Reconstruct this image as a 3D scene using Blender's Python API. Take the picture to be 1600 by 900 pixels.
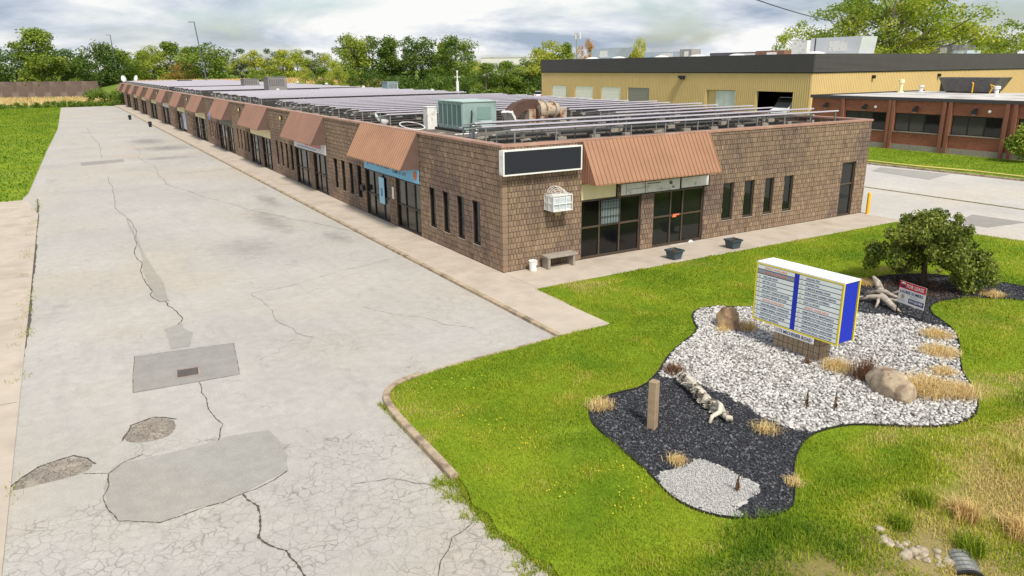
import bpy, math, random
import numpy as np
from mathutils import Vector, Matrix, Euler, noise as mnoise
R = math.radians
random.seed(7)
rng = np.random.default_rng(7)
scene = bpy.context.scene
for o in list(bpy.data.objects):
    bpy.data.objects.remove(o)
COL = scene.collection

# ------------------------------------------------------------------ camera
CAM = Vector((-12.602, -21.693, 6.928))
yaw, pit, rol = 0.5377, 0.2906, -0.0102
fw = Vector((math.sin(yaw)*math.cos(pit), math.cos(yaw)*math.cos(pit), -math.sin(pit)))
rt = Vector((math.cos(yaw), -math.sin(yaw), 0)); up = rt.cross(fw)
rt2 = rt*math.cos(rol) + up*math.sin(rol); up2 = -rt*math.sin(rol) + up*math.cos(rol)
cd = bpy.data.cameras.new("camera"); cam = bpy.data.objects.new("camera", cd); COL.objects.link(cam)
cd.sensor_width = 36; cd.lens = 1156.4/1600*36; cd.clip_end = 5000; cd.clip_start = .1
m3 = Matrix((rt2, up2, -fw)).transposed()
cam.matrix_world = Matrix.Translation(CAM) @ m3.to_4x4()
scene.camera = cam

# ------------------------------------------------------------------ world, sun, exposure
SUN_DIR = Vector((-0.12, -0.70, 0.85)).normalized()      # towards the sun: behind the camera
SUN_EL = math.asin(SUN_DIR.z); SUN_AZ = math.atan2(SUN_DIR.x, SUN_DIR.y)
w = bpy.data.worlds.new("World"); scene.world = w; w.use_nodes = True
nt = w.node_tree; nt.nodes.clear()
def N(t, kind, **kw):
    n = t.nodes.new(kind)
    for k, v in kw.items():
        if k in n.bl_rna.properties: setattr(n, k, v)
        else: n.inputs[k].default_value = v
    return n
def ramp(t, stops, interp='LINEAR'):
    n = t.nodes.new('ShaderNodeValToRGB'); cr = n.color_ramp; cr.interpolation = interp
    while len(cr.elements) < len(stops): cr.elements.new(.5)
    for e, (p, c) in zip(cr.elements, stops):
        e.position = p; e.color = (c, c, c, 1) if isinstance(c, (int, float)) else (*c, 1)
    return n
out = N(nt, 'ShaderNodeOutputWorld'); bg = N(nt, 'ShaderNodeBackground', Strength=0.1)
sky = N(nt, 'ShaderNodeTexSky', sky_type='NISHITA', sun_disc=False, sun_elevation=SUN_EL, sun_rotation=SUN_AZ,
        air_density=1.0, dust_density=1.5, ozone_density=1.0)
tc = N(nt, 'ShaderNodeTexCoord'); sx = N(nt, 'ShaderNodeSeparateXYZ'); nt.links.new(tc.outputs['Generated'], sx.inputs[0])
zz = N(nt, 'ShaderNodeMath', operation='MAXIMUM'); nt.links.new(sx.outputs[2], zz.inputs[0]); zz.inputs[1].default_value = 0.0
za = N(nt, 'ShaderNodeMath', operation='ADD'); nt.links.new(zz.outputs[0], za.inputs[0]); za.inputs[1].default_value = 0.22
dx = N(nt, 'ShaderNodeMath', operation='DIVIDE'); dy = N(nt, 'ShaderNodeMath', operation='DIVIDE')
nt.links.new(sx.outputs[0], dx.inputs[0]); nt.links.new(sx.outputs[1], dy.inputs[0])
nt.links.new(za.outputs[0], dx.inputs[1]); nt.links.new(za.outputs[0], dy.inputs[1])
cv = N(nt, 'ShaderNodeCombineXYZ'); nt.links.new(dx.outputs[0], cv.inputs[0]); nt.links.new(dy.outputs[0], cv.inputs[1])
n1 = N(nt, 'ShaderNodeTexNoise', Scale=0.9, Detail=9.0, Roughness=.58, Distortion=.4); nt.links.new(cv.outputs[0], n1.inputs['Vector'])
mp2 = N(nt, 'ShaderNodeMapping'); mp2.inputs['Location'].default_value = (3.4, 1.7, 2.0); nt.links.new(cv.outputs[0], mp2.inputs[0])
n2 = N(nt, 'ShaderNodeTexNoise', Scale=0.95, Detail=9.0, Roughness=.6, Distortion=.3); nt.links.new(mp2.outputs[0], n2.inputs['Vector'])
cover = ramp(nt, [(.38, 0.12), (.52, 1.0)]); nt.links.new(n1.outputs['Fac'], cover.inputs[0])
shade = ramp(nt, [(.35, (2.9, 3.5, 4.4)), (.45, (5.2, 5.6, 6.2)), (.54, (7.5, 7.5, 7.4))]); nt.links.new(n2.outputs['Fac'], shade.inputs[0])
mx = N(nt, 'ShaderNodeMixRGB'); nt.links.new(cover.outputs[0], mx.inputs[0]); nt.links.new(sky.outputs[0], mx.inputs[1]); nt.links.new(shade.outputs[0], mx.inputs[2])
nt.links.new(mx.outputs[0], bg.inputs[0]); nt.links.new(bg.outputs[0], out.inputs[0])
sd = bpy.data.lights.new("sun", 'SUN'); sd.energy = 3.3; sd.angle = R(9); sd.color = (1, .94, .82)
so = bpy.data.objects.new("sun", sd); COL.objects.link(so)
so.rotation_euler = SUN_DIR.to_track_quat('Z', 'Y').to_euler()
vs = scene.view_settings; vs.view_transform = 'Standard'; vs.look = 'None'; vs.gamma = 1; vs.use_curve_mapping = False
vs.exposure = 0.38
scene.render.engine = 'CYCLES'

# ------------------------------------------------------------------ materials
def srgb(r, g, b, k=1.0):
    f = lambda v: (v/255/12.92 if v <= 10 else ((v/255+.055)/1.055)**2.4)*k
    return (f(r), f(g), f(b))
def base_mat(name):
    m = bpy.data.materials.new(name); m.use_nodes = True; t = m.node_tree
    return m, t, t.nodes['Principled BSDF']
def mixc(t, fac, a, b, blend='MIX'):
    n = t.nodes.new('ShaderNodeMixRGB'); n.blend_type = blend
    for s, v in ((n.inputs[0], fac), (n.inputs[1], a), (n.inputs[2], b)):
        if isinstance(v, bpy.types.NodeSocket): t.links.new(v, s)
        elif isinstance(v, (tuple, list)): s.default_value = (*v[:3], 1)
        else: s.default_value = v
    return n.outputs[0]
def noi(t, scale, detail=5, rough=.55, coord='Object', dist=0., loc=None, sc=None):
    c = t.nodes.new('ShaderNodeTexCoord'); v = c.outputs[coord]
    if loc or sc:
        mp = t.nodes.new('ShaderNodeMapping')
        if loc: mp.inputs['Location'].default_value = loc
        if sc: mp.inputs['Scale'].default_value = sc
        t.links.new(v, mp.inputs[0]); v = mp.outputs[0]
    n = N(t, 'ShaderNodeTexNoise', Scale=scale, Detail=detail, Roughness=rough, Distortion=dist); t.links.new(v, n.inputs['Vector'])
    return n.outputs['Fac']
def rmp(t, sock, stops):
    r = ramp(t, stops); t.links.new(sock, r.inputs[0]); return r.outputs[0]
def attr(t, name):
    a = t.nodes.new('ShaderNodeAttribute'); a.attribute_name = name; return a.outputs['Fac']
def bump(t, b, sock, strength, dist=.02):
    n = N(t, 'ShaderNodeBump', Strength=strength, Distance=dist); t.links.new(sock, n.inputs['Height']); t.links.new(n.outputs[0], b.inputs['Normal'])
def scl(c, k): return tuple(min(1, v*k) for v in c)
MATS = {}
def mat(name, col, rough=.8, var=.15, scale=3., bmp=0., bscale=40., metal=0., spec=.5, col2=None, c2at=(.5, .65), tone=0.):
    if name in MATS: return MATS[name]
    m, t, b = base_mat(name)
    c = mixc(t, rmp(t, noi(t, scale, 6), [(.3, 0.), (.7, 1.)]), scl(col, 1-var), scl(col, 1+var))
    if tone: c = mixc(t, attr(t, 'tone'), scl(c.node.inputs[1].default_value[:3], 1-tone), c) if False else mixc(t, 1., c, rmp(t, attr(t, 'tone'), [(0, 1-tone), (1, 1+tone*.0)]), 'MULTIPLY')
    if col2: c = mixc(t, rmp(t, noi(t, scale*.55, 8, .62, loc=(5, 3, 9)), [(c2at[0], 0.), (c2at[1], 1.)]), c, col2)
    t.links.new(c, b.inputs['Base Color']); b.inputs['Roughness'].default_value = rough; b.inputs['Metallic'].default_value = metal
    b.inputs['Specular IOR Level'].default_value = spec
    if bmp: bump(t, b, noi(t, bscale, 4), bmp, .01)
    MATS[name] = m; return m

BLOCK = srgb(168, 138, 116); BLOCK_D = srgb(108, 90, 76); BLOCK_L = srgb(164, 139, 114)
def block_mat(name='split_block'):
    m, t, b = base_mat(name)
    c = mixc(t, attr(t, 'tone'), BLOCK_D, BLOCK_L)
    c = mixc(t, rmp(t, noi(t, .32, 8, .66), [(.47, 0.), (.62, .8)]), c, mixc(t, attr(t, 'tone'), srgb(88, 74, 70), srgb(126, 106, 97)))
    c = mixc(t, rmp(t, noi(t, 1.2, 8, .7, loc=(9, 4, 2), sc=(1, 1, .3)), [(.56, 0.), (.68, .6)]), c, srgb(92, 78, 72))
    c = mixc(t, .55, c, rmp(t, noi(t, 28, 4), [(.3, .55), (.7, 1.25)]), 'MULTIPLY')
    t.links.new(c, b.inputs['Base Color']); b.inputs['Roughness'].default_value = .92; bump(t, b, noi(t, 45, 4), .5, .012)
    return m
M_BLOCK = block_mat()
def far_block_mat():
    m, t, b = base_mat('split_block_far')
    c = t.nodes.new('ShaderNodeTexCoord'); mp = t.nodes.new('ShaderNodeMapping'); mp.inputs['Rotation'].default_value = (0, R(90), R(90))
    sp = N(t, 'ShaderNodeSeparateXYZ'); cb = N(t, 'ShaderNodeCombineXYZ'); t.links.new(c.outputs['Object'], sp.inputs[0])
    t.links.new(sp.outputs[1], cb.inputs[0]); t.links.new(sp.outputs[2], cb.inputs[1])
    br = N(t, 'ShaderNodeTexBrick', Scale=1.0); br.inputs['Brick Width'].default_value = .1333; br.inputs['Row Height'].default_value = .2; br.inputs['Mortar Size'].default_value = .012
    br.inputs['Color1'].default_value = (*BLOCK_D, 1); br.inputs['Color2'].default_value = (*BLOCK_L, 1); br.inputs['Mortar'].default_value = (*srgb(70, 56, 48), 1)
    t.links.new(cb.outputs[0], br.inputs['Vector'])
    cc = mixc(t, rmp(t, noi(t, .3, 6), [(.45, 0.), (.7, .5)]), br.outputs['Color'], srgb(112, 86, 78))
    t.links.new(cc, b.inputs['Base Color']); b.inputs['Roughness'].default_value = .92
    bump(t, b, br.outputs['Fac'], -.6, .02)
    return m
M_BLOCK_FAR = far_block_mat()
M_MORTAR = mat('mortar', srgb(76, 64, 56), .95, .2, 4)
M_COPING = mat('coping', srgb(170, 132, 114), .5, .14, 1.5, col2=srgb(194, 174, 158), c2at=(.55, .75), metal=.2)
M_AWN = mat('awning_sheet', srgb(158, 118, 92), .5, .1, .8, col2=srgb(138, 102, 82), c2at=(.5, .8))
M_AWN_FAR = mat('awning_sheet_shaded', srgb(138, 103, 87), .6, .1, .8, col2=srgb(122, 92, 80), c2at=(.5, .8))  # same sheet in a darker colour: shade of the side awnings painted in
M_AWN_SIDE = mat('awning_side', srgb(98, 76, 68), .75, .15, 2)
M_BRONZE = mat('bronze_frame', srgb(92, 80, 68), .4, .12, 3, metal=.35)
M_BRONZE_D = mat('dark_frame', srgb(40, 34, 30), .45, .12, 3, metal=.3)
M_ROOF = mat('roof_gravel', srgb(104, 98, 90), .95, .3, 6, bmp=.6, bscale=30, col2=srgb(72, 68, 64))
M_CONC = mat('concrete', srgb(182, 170, 156), .93, .10, 1.2, bmp=.25, bscale=60, col2=srgb(164, 151, 136), c2at=(.5, .72))
M_CONC_G = mat('grey_concrete', srgb(150, 142, 132), .93, .15, 5, bmp=.4, bscale=60)
M_KERB = mat('kerb_concrete', srgb(172, 154, 130), .92, .24, 5, bmp=.6, bscale=40, col2=srgb(126, 110, 92), c2at=(.48, .64))
M_WHITE = mat('white_paint', srgb(225, 225, 222), .5, .05, 4)
M_WHITE_D = mat('dirty_white_paint', srgb(228, 226, 222), .6, .1, 5, col2=srgb(160, 156, 150), c2at=(.55, .7))
M_CREAM = mat('cream_panel', srgb(236, 222, 178), .6, .05, 2)
M_BLACK = mat('black_paint', srgb(30, 30, 34), .5, .1, 4)
M_SIGNFACE = mat('blank_sign_face', srgb(36, 38, 48), .35, .06, 1.5)
M_ALU = mat('aluminium', srgb(206, 206, 208), .38, .05, 4, metal=.55)
M_RAIL = mat('white_rail', srgb(192, 188, 200), .4, .05, 4)
M_GALV = mat('galvanised_steel', srgb(150, 150, 148), .5, .15, 5, metal=.5)
M_TEAL = mat('teal_cabinet', srgb(142, 164, 160), .5, .06, 2, col2=srgb(124, 146, 142))
M_TEAL_D = mat('teal_grille', srgb(100, 124, 122), .6, .1, 4)
M_RUST = mat('rusty_steel', srgb(178, 164, 144), .7, .15, 6, col2=srgb(132, 84, 58), c2at=(.5, .62), metal=.15)
M_RUST_D = mat('dark_rust', srgb(84, 60, 52), .8, .2, 4)
M_RUBBER = mat('dark_rubber', srgb(38, 38, 38), .8, .15, 4)
M_PLANTER = mat('blue_grey_plastic', srgb(62, 76, 88), .5, .12, 5)
M_SOIL = mat('soil', srgb(62, 48, 38), .95, .3, 12)
M_TIMBER = mat('weathered_timber', srgb(154, 134, 110), .9, .18, 7, bmp=.4, bscale=30)
M_YELLOW = mat('yellow_paint', srgb(232, 176, 30), .5, .08, 3)
M_SYELLOW = mat('sign_yellow', srgb(226, 208, 60), .45, .04, 3)
M_SBLUE = mat('sign_blue', srgb(16, 44, 186), .4, .05, 2)
M_NAVY = mat('navy_print', srgb(24, 32, 100), .5, .03, 3)
M_PANEL = mat('name_panel', srgb(230, 236, 236), .4, .04, 3)
M_PANELG = mat('grey_name_panel', srgb(146, 150, 162), .4, .04, 3)
M_ORANGE = mat('orange_print', srgb(226, 120, 80), .5, .03, 3)
M_GOLD = mat('unit_number_print', srgb(176, 160, 112), .5, .03, 3)
M_RED = mat('red_print', srgb(196, 30, 48), .5, .04, 3)
M_SKYBLUE = mat('sky_blue_vinyl', srgb(118, 186, 222), .5, .06, 2)
M_WEATHERWOOD = mat('silvered_wood', srgb(176, 166, 154), .9, .2, 6, bmp=.6, bscale=25, col2=srgb(120, 106, 94), c2at=(.5, .62))
M_BARK_WHITE = mat('peeling_pale_bark', srgb(196, 188, 172), .9, .2, 14, bmp=.9, bscale=40, col2=srgb(84, 72, 64), c2at=(.50, .56))
M_ROCK = mat('tan_rock', srgb(172, 154, 130), .9, .28, 5, bmp=1., bscale=16, col2=srgb(128, 108, 90), c2at=(.5, .6))
M_ROCK2 = mat('ochre_rock', srgb(176, 146, 110), .9, .28, 5, bmp=1., bscale=16, col2=srgb(130, 102, 78), c2at=(.5, .6))
M_STONE = mat('pale_riprap', srgb(172, 160, 140), .9, .25, 2, bmp=.8, bscale=10, col2=srgb(140, 128, 112))
M_BARK = mat('bark', srgb(84, 66, 52), .95, .25, 6, bmp=.7, bscale=20)
M_BARK_G = mat('grey_bark', srgb(98, 88, 76), .95, .25, 3)
M_EDGE = mat('black_edging', srgb(34, 34, 32), .6, .15, 6)
M_BEIGE = mat('beige_siding', srgb(212, 184, 132), .6, .04, .4)
M_FASCIA = mat('charcoal_fascia', srgb(66, 62, 66), .45, .08, .6)
M_DOORW = mat('white_overhead_door', srgb(246, 242, 236), .5, .03, 2)
M_DOORG = mat('grey_overhead_door', srgb(146, 142, 136), .6, .05, 2)
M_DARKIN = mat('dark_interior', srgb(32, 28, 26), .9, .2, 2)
M_ROOFW = mat('pale_roof_membrane', srgb(196, 192, 188), .8, .12, .6, col2=srgb(150, 146, 142))
M_PIER = mat('brick_pier', srgb(140, 92, 74), .9, .12, 6)
M_CAR = {'dark': mat('dark_car_paint', srgb(52, 62, 76), .3, .03, 3), 'white': mat('white_car_paint', srgb(226, 228, 230), .3, .03, 3)}
def glass_mat(name, col=(.010, .012, .012), rough=.04):
    m, t, b = base_mat(name); b.inputs['Base Color'].default_value = (*col, 1); b.inputs['Roughness'].default_value = rough
    b.inputs['IOR'].default_value = 1.5; bump(t, b, noi(t, .9, 2), .05, .03); return m
M_GLASS = glass_mat('tinted_glass'); M_GLASS_T = glass_mat('curtained_glass', (.05, .052, .044), .06); M_GLASS_D = glass_mat('black_glass', (.004, .004, .006), .12)
def panel_glass():
    m, t, b = base_mat('solar_glass'); b.inputs['Base Color'].default_value = (.055, .045, .075, 1); b.inputs['Roughness'].default_value = .12
    b.inputs['IOR'].default_value = 1.85; return m
M_PV = panel_glass()
def brick_red():
    m, t, b = base_mat('red_brick')
    c = t.nodes.new('ShaderNodeTexCoord'); sp = N(t, 'ShaderNodeSeparateXYZ'); cb = N(t, 'ShaderNodeCombineXYZ'); t.links.new(c.outputs['Object'], sp.inputs[0])
    t.links.new(sp.outputs[1], cb.inputs[0]); t.links.new(sp.outputs[2], cb.inputs[1])
    br = N(t, 'ShaderNodeTexBrick', Scale=1.0); br.inputs['Brick Width'].default_value = .22; br.inputs['Row Height'].default_value = .075; br.inputs['Mortar Size'].default_value = .006
    br.inputs['Color1'].default_value = (*srgb(164, 98, 76), 1); br.inputs['Color2'].default_value = (*srgb(140, 82, 64), 1); br.inputs['Mortar'].default_value = (*srgb(126, 96, 80), 1)
    t.links.new(cb.outputs[0], br.inputs['Vector'])
    cc = mixc(t, rmp(t, noi(t, .5, 6), [(.45, 0.), (.7, .4)]), br.outputs['Color'], srgb(112, 66, 54))
    t.links.new(cc, b.inputs['Base Color']); b.inputs['Roughness'].default_value = .9; bump(t, b, br.outputs['Fac'], -.4, .01); return m
M_REDBRICK = brick_red()
STAINS = [(-4.3, 55.5, 3.2, 3.6, .8), (-4.6, 14.5, 1.0, 4.4, .6), (-3.2, 20.5, .8, 3.2, .6), (-5.1, 64, 2.4, 5.5, .7), (-5.2, 46.4, 3.0, 1.6, .7), (-6.7, 9.5, 1.8, 2.6, .4), (-3.0, 9.2, .7, 1.8, .5)]
def asphalt_mat(name, col, crack=True, warm=(0.05, .035, 0)):
    m, t, b = base_mat(name)
    c = mixc(t, rmp(t, noi(t, .18, 7, .6), [(.35, 0.), (.65, 1.)]), scl(col, .90), scl(col, 1.07))
    c = mixc(t, rmp(t, noi(t, .11, 5, .6, loc=(31, 7, 0)), [(.45, 0.), (.62, .8)]), c, (col[0]*1.05, col[1]*.985, col[2]*.89))
    c = mixc(t, .8, c, rmp(t, noi(t, 38, 4, .8), [(.25, .66), (.75, 1.22)]), 'MULTIPLY')
    c = mixc(t, .8, c, rmp(t, noi(t, 3.5, 9, .78, loc=(1, 2, 0)), [(.3, .80), (.7, 1.12)]), 'MULTIPLY')
    c = mixc(t, rmp(t, noi(t, .5, 6, .7, loc=(11, 5, 0), sc=(3., .5, 1)), [(.52, 0.), (.72, .45)]), c, scl(col, .74))
    c = mixc(t, rmp(t, noi(t, .16, 6, .66, loc=(3, 17, 0), sc=(2.2, 1, 1)), [(.62, 0.), (.74, .5)]), c, scl(col, .48))
    h = None
    for (ox, oy, rx, ry, am) in (STAINS if crack else ()):
        co_ = t.nodes.new('ShaderNodeTexCoord'); mp_ = t.nodes.new('ShaderNodeMapping'); mp_.inputs['Location'].default_value = (-ox/rx*.45, -oy/ry*.45, 0); mp_.inputs['Scale'].default_value = (.45/rx, .45/ry, 0); t.links.new(co_.outputs['Object'], mp_.inputs[0])
        ln_ = N(t, 'ShaderNodeVectorMath', operation='LENGTH'); t.links.new(mp_.outputs[0], ln_.inputs[0])
        am_ = t.nodes.new('ShaderNodeMath'); am_.operation = 'MULTIPLY_ADD'; t.links.new(noi(t, 1.6, 6, .7, loc=(ox, oy, 0)), am_.inputs[0]); am_.inputs[1].default_value = .9; t.links.new(ln_.outputs['Value'], am_.inputs[2])
        c = mixc(t, rmp(t, am_.outputs[0], [(.5, am), (.86, 0.)]), c, scl(col, .42))
    if crack:
        co = t.nodes.new('ShaderNodeTexCoord'); wob = N(t, 'ShaderNodeTexNoise', Scale=3.0, Detail=3.0); t.links.new(co.outputs['Object'], wob.inputs['Vector'])
        ad = N(t, 'ShaderNodeVectorMath', operation='MULTIPLY_ADD'); t.links.new(wob.outputs['Color'], ad.inputs[0]); ad.inputs[1].default_value = (.34, .34, 0); t.links.new(co.outputs['Object'], ad.inputs[2])
        fl = N(t, 'ShaderNodeVectorMath', operation='MULTIPLY'); t.links.new(ad.outputs[0], fl.inputs[0]); fl.inputs[1].default_value = (1, 1, 0)
        def vor(scale, wd):
            v = N(t, 'ShaderNodeTexVoronoi', feature='DISTANCE_TO_EDGE', Scale=scale); t.links.new(fl.outputs[0], v.inputs['Vector'])
            return rmp(t, v.outputs['Distance'], [(0., 1.), (wd, 0.)])
        sp = N(t, 'ShaderNodeSeparateXYZ'); t.links.new(co.outputs['Object'], sp.inputs[0])
        def mth(op, a, bb):
            n = t.nodes.new('ShaderNodeMath'); n.operation = op
            for i, v in enumerate((a, bb)):
                if isinstance(v, bpy.types.NodeSocket): t.links.new(v, n.inputs[i])
                else: n.inputs[i].default_value = v
            return n.outputs[0]
        # the slab by the road is broken up most: alligator cracking where traffic turns in
        near = rmp(t, mth('ADD', mth('MULTIPLY', sp.outputs[1], -.1), mth('MULTIPLY', noi(t, .35, 5, .6), 1.6)), [(1.52/3., 0.), (1.85/3., 1.)]) if False else \
            rmp(t, mth('ADD', mth('MULTIPLY', sp.outputs[1], -.06), noi(t, .45, 5, .6)), [(.94, 0.), (1.12, 1.)])
        al = mth('MULTIPLY', mth('MULTIPLY', mth('MULTIPLY', vor(5.6, .065), rmp(t, noi(t, 3.2, 4, .7, loc=(7, 1, 0)), [(.34, .3), (.54, 1.)])), near), rmp(t, noi(t, 1.1, 4, .6, loc=(2, 5, 0)), [(.36, .25), (.62, 1.)])); al2 = mth('MULTIPLY', vor(3.1, .03), rmp(t, noi(t, .3, 4, loc=(8, 2, 0)), [(.5, 0.), (.6, .9)]))
        big = mth('MULTIPLY', vor(.23, .0016), .0)
        allc = mth('MAXIMUM', mth('MAXIMUM', al, mth('MULTIPLY', al2, .55)), big)
        c = mixc(t, mth('MULTIPLY', allc, .7), c, srgb(104, 93, 84)); h = allc
        bump(t, b, mth('SUBTRACT', mth('MULTIPLY', noi(t, 70, 3), .25), h), .35, .012)
    else:
        bump(t, b, noi(t, 70, 3), .25, .01)
    t.links.new(c, b.inputs['Base Color']); b.inputs['Roughness'].default_value = .93
    return m
M_ASPH = asphalt_mat('bleached_asphalt', srgb(178, 174, 169))
M_PATCH = asphalt_mat('patch_asphalt', srgb(160, 157, 152), crack=False)
M_PATCH_D = asphalt_mat('dark_patch_asphalt', srgb(150, 147, 143), crack=False)
M_DRIVE = asphalt_mat('driveway_surface', srgb(190, 186, 181), crack=False)
def pothole_mat():
    m, t, b = base_mat('broken_asphalt')
    co = t.nodes.new('ShaderNodeTexCoord'); v = N(t, 'ShaderNodeTexVoronoi', feature='DISTANCE_TO_EDGE', Scale=4.0); wb_ = N(t, 'ShaderNodeTexNoise', Scale=5.0, Detail=4.0); t.links.new(co.outputs['Object'], wb_.inputs['Vector']); aa_ = N(t, 'ShaderNodeVectorMath', operation='MULTIPLY_ADD'); t.links.new(wb_.outputs['Color'], aa_.inputs[0]); aa_.inputs[1].default_value = (.3, .3, .0); t.links.new(co.outputs['Object'], aa_.inputs[2]); t.links.new(aa_.outputs[0], v.inputs['Vector'])
    e = rmp(t, v.outputs['Distance'], [(0., .25), (.035, 1.)])
    c = mixc(t, e, srgb(96, 88, 80), mixc(t, rmp(t, noi(t, 2.5, 6), [(.35, 0.), (.65, 1.)]), srgb(132, 124, 116), srgb(162, 152, 140)))
    c = mixc(t, .7, c, rmp(t, noi(t, 40, 3, .7), [(.3, .6), (.7, 1.15)]), 'MULTIPLY')
    t.links.new(c, b.inputs['Base Color']); b.inputs['Roughness'].default_value = .95; bump(t, b, e, .8, .03); return m
M_POT = pothole_mat()
M_CRACK = mat('open_crack', srgb(84, 74, 64), .95, .25, 8)
def lawn_mat(name='lawn_turf', g1=srgb(94, 124, 18), g2=srgb(136, 154, 34), dry=srgb(168, 156, 78)):
    m, t, b = base_mat(name)
    c = mixc(t, rmp(t, noi(t, .5, 7, .6), [(.35, 0.), (.65, 1.)]), g1, g2)
    c = mixc(t, rmp(t, noi(t, .22, 6, .65, loc=(4, 9, 0)), [(.56, 0.), (.72, .55)]), c, dry)
    c = mixc(t, .8, c, rmp(t, noi(t, 26, 4, .7), [(.25, .5), (.75, 1.25)]), 'MULTIPLY')
    t.links.new(c, b.inputs['Base Color']); b.inputs['Roughness'].default_value = .95; b.inputs['Specular IOR Level'].default_value = .2
    bump(t, b, noi(t, 30, 4), .5, .03); return m
M_LAWN = lawn_mat()
M_FIELD = lawn_mat('rough_field', srgb(92, 122, 36), srgb(126, 140, 54), srgb(172, 154, 96))
def ditch_mat():
    m = lawn_mat('ditch_soil', srgb(118, 112, 58), srgb(146, 132, 88), srgb(190, 168, 130)); t = m.node_tree; b = t.nodes['Principled BSDF']; src = b.inputs['Base Color'].links[0].from_socket
    c = t.nodes.new('ShaderNodeTexCoord'); sp = N(t, 'ShaderNodeSeparateXYZ'); t.links.new(c.outputs['Object'], sp.inputs[0]); ma = t.nodes.new('ShaderNodeMath'); ma.operation = 'MULTIPLY_ADD'; t.links.new(sp.outputs[1], ma.inputs[0]); ma.inputs[1].default_value = -.45; ma.inputs[2].default_value = -6.98
    mb_ = t.nodes.new('ShaderNodeMath'); mb_.operation = 'ADD'; t.links.new(ma.outputs[0], mb_.inputs[0]); t.links.new(noi(t, .8, 5, .6), mb_.inputs[1])
    t.links.new(mixc(t, rmp(t, mb_.outputs[0], [(.45, 0.), (.75, 1.)]), srgb(120, 138, 28), src), b.inputs['Base Color']); return m
M_DITCH = ditch_mat() if True else lawn_mat('ditch_soil', srgb(138, 128, 72), srgb(164, 148, 104), srgb(196, 176, 140))
M_MULCHB = mat('slate_mulch_base', srgb(44, 45, 50), .9, .25, 8)
M_PEBB = mat('pebble_base', srgb(150, 146, 142), .9, .2, 12)
M_GRAVB = mat('grey_gravel_base', srgb(186, 184, 180), .9, .15, 18, bmp=.6, bscale=60)
def tone_mat(name, stops, rough=.85, trans=0., hue=False, spec=.3):
    m, t, b = base_mat(name)
    c = rmp(t, attr(t, 'tone'), stops)
    if hue:
        oi = t.nodes.new('ShaderNodeObjectInfo'); hs = N(t, 'ShaderNodeHueSaturation')
        mr = N(t, 'ShaderNodeMapRange'); t.links.new(oi.outputs['Random'], mr.inputs[0]); mr.inputs[3].default_value = .485; mr.inputs[4].default_value = .512
        mv = N(t, 'ShaderNodeMapRange'); t.links.new(oi.outputs['Random'], mv.inputs[0]); mv.inputs[3].default_value = 1.15; mv.inputs[4].default_value = .82
        t.links.new(mr.outputs[0], hs.inputs['Hue']); t.links.new(mv.outputs[0], hs.inputs['Value']); t.links.new(c, hs.inputs['Color']); c = hs.outputs[0]
    t.links.new(c, b.inputs['Base Color']); b.inputs['Roughness'].default_value = rough; b.inputs['Specular IOR Level'].default_value = spec
    if trans:
        tr = t.nodes.new('ShaderNodeBsdfTranslucent'); t.links.new(c, tr.inputs[0]); ms = N(t, 'ShaderNodeMixShader'); ms.inputs[0].default_value = trans
        o = t.nodes['Material Output']; t.links.new(b.outputs[0], ms.inputs[1]); t.links.new(tr.outputs[0], ms.inputs[2]); t.links.new(ms.outputs[0], o.inputs[0])
    return m
M_BLADE = tone_mat('grass_blades', [(0., srgb(66, 106, 12)), (.35, srgb(120, 146, 24)), (.68, srgb(166, 174, 44)), (.86, srgb(194, 186, 84)), (1., srgb(210, 188, 126))], .7, .35)
M_STRAW = tone_mat('dry_straw', [(0., srgb(184, 148, 92)), (.5, srgb(220, 192, 128)), (1., srgb(238, 218, 166))], .8, .2)
M_DEAD = tone_mat('dead_brown_stalks', [(0., srgb(66, 42, 30)), (.5, srgb(112, 76, 52)), (1., srgb(150, 112, 76))], .9, .1)
M_PEB = tone_mat('white_pebbles', [(0., srgb(118, 112, 108)), (.3, srgb(168, 165, 163)), (1., srgb(214, 212, 208))], .6)
M_SLATE = tone_mat('slate_chips', [(0., srgb(36, 37, 42)), (.7, srgb(64, 66, 73)), (1., srgb(112, 112, 116))], .6)
M_GRAV = tone_mat('pale_gravel_chips', [(0., srgb(160, 158, 156)), (1., srgb(206, 204, 202))], .8)
LEAF = {
 'dark': tone_mat('leaves_dark', [(0., srgb(58, 84, 34)), (.5, srgb(88, 116, 46)), (1., srgb(132, 150, 64))], .6, .35, True),
 'mid': tone_mat('leaves_mid', [(0., srgb(78, 106, 36)), (.5, srgb(122, 146, 52)), (1., srgb(172, 182, 80))], .6, .4, True),
 'yellow': tone_mat('leaves_yellow_green', [(0., srgb(116, 138, 42)), (.5, srgb(164, 176, 62)), (1., srgb(206, 202, 92))], .6, .4, True),
 'grey': tone_mat('leaves_grey_green', [(0., srgb(80, 96, 68)), (.5, srgb(120, 136, 100)), (1., srgb(160, 170, 132))], .6, .3, True),
 'rust': tone_mat('leaves_rusty', [(0., srgb(122, 100, 48)), (.5, srgb(176, 142, 66)), (1., srgb(206, 170, 96))], .6, .3, True),
 'bright': tone_mat('leaves_bright', [(0., srgb(80, 110, 28)), (.5, srgb(146, 168, 48)), (1., srgb(208, 206, 92))], .6, .5, True),
 'near': tone_mat('leaves_ornamental', [(0., srgb(62, 78, 28)), (.5, srgb(106, 120, 44)), (1., srgb(158, 162, 74))], .55, .35)}
M_FLOWER = tone_mat('yellow_petals', [(0., srgb(226, 204, 40)), (1., srgb(246, 228, 80))], .6, .2)

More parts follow.
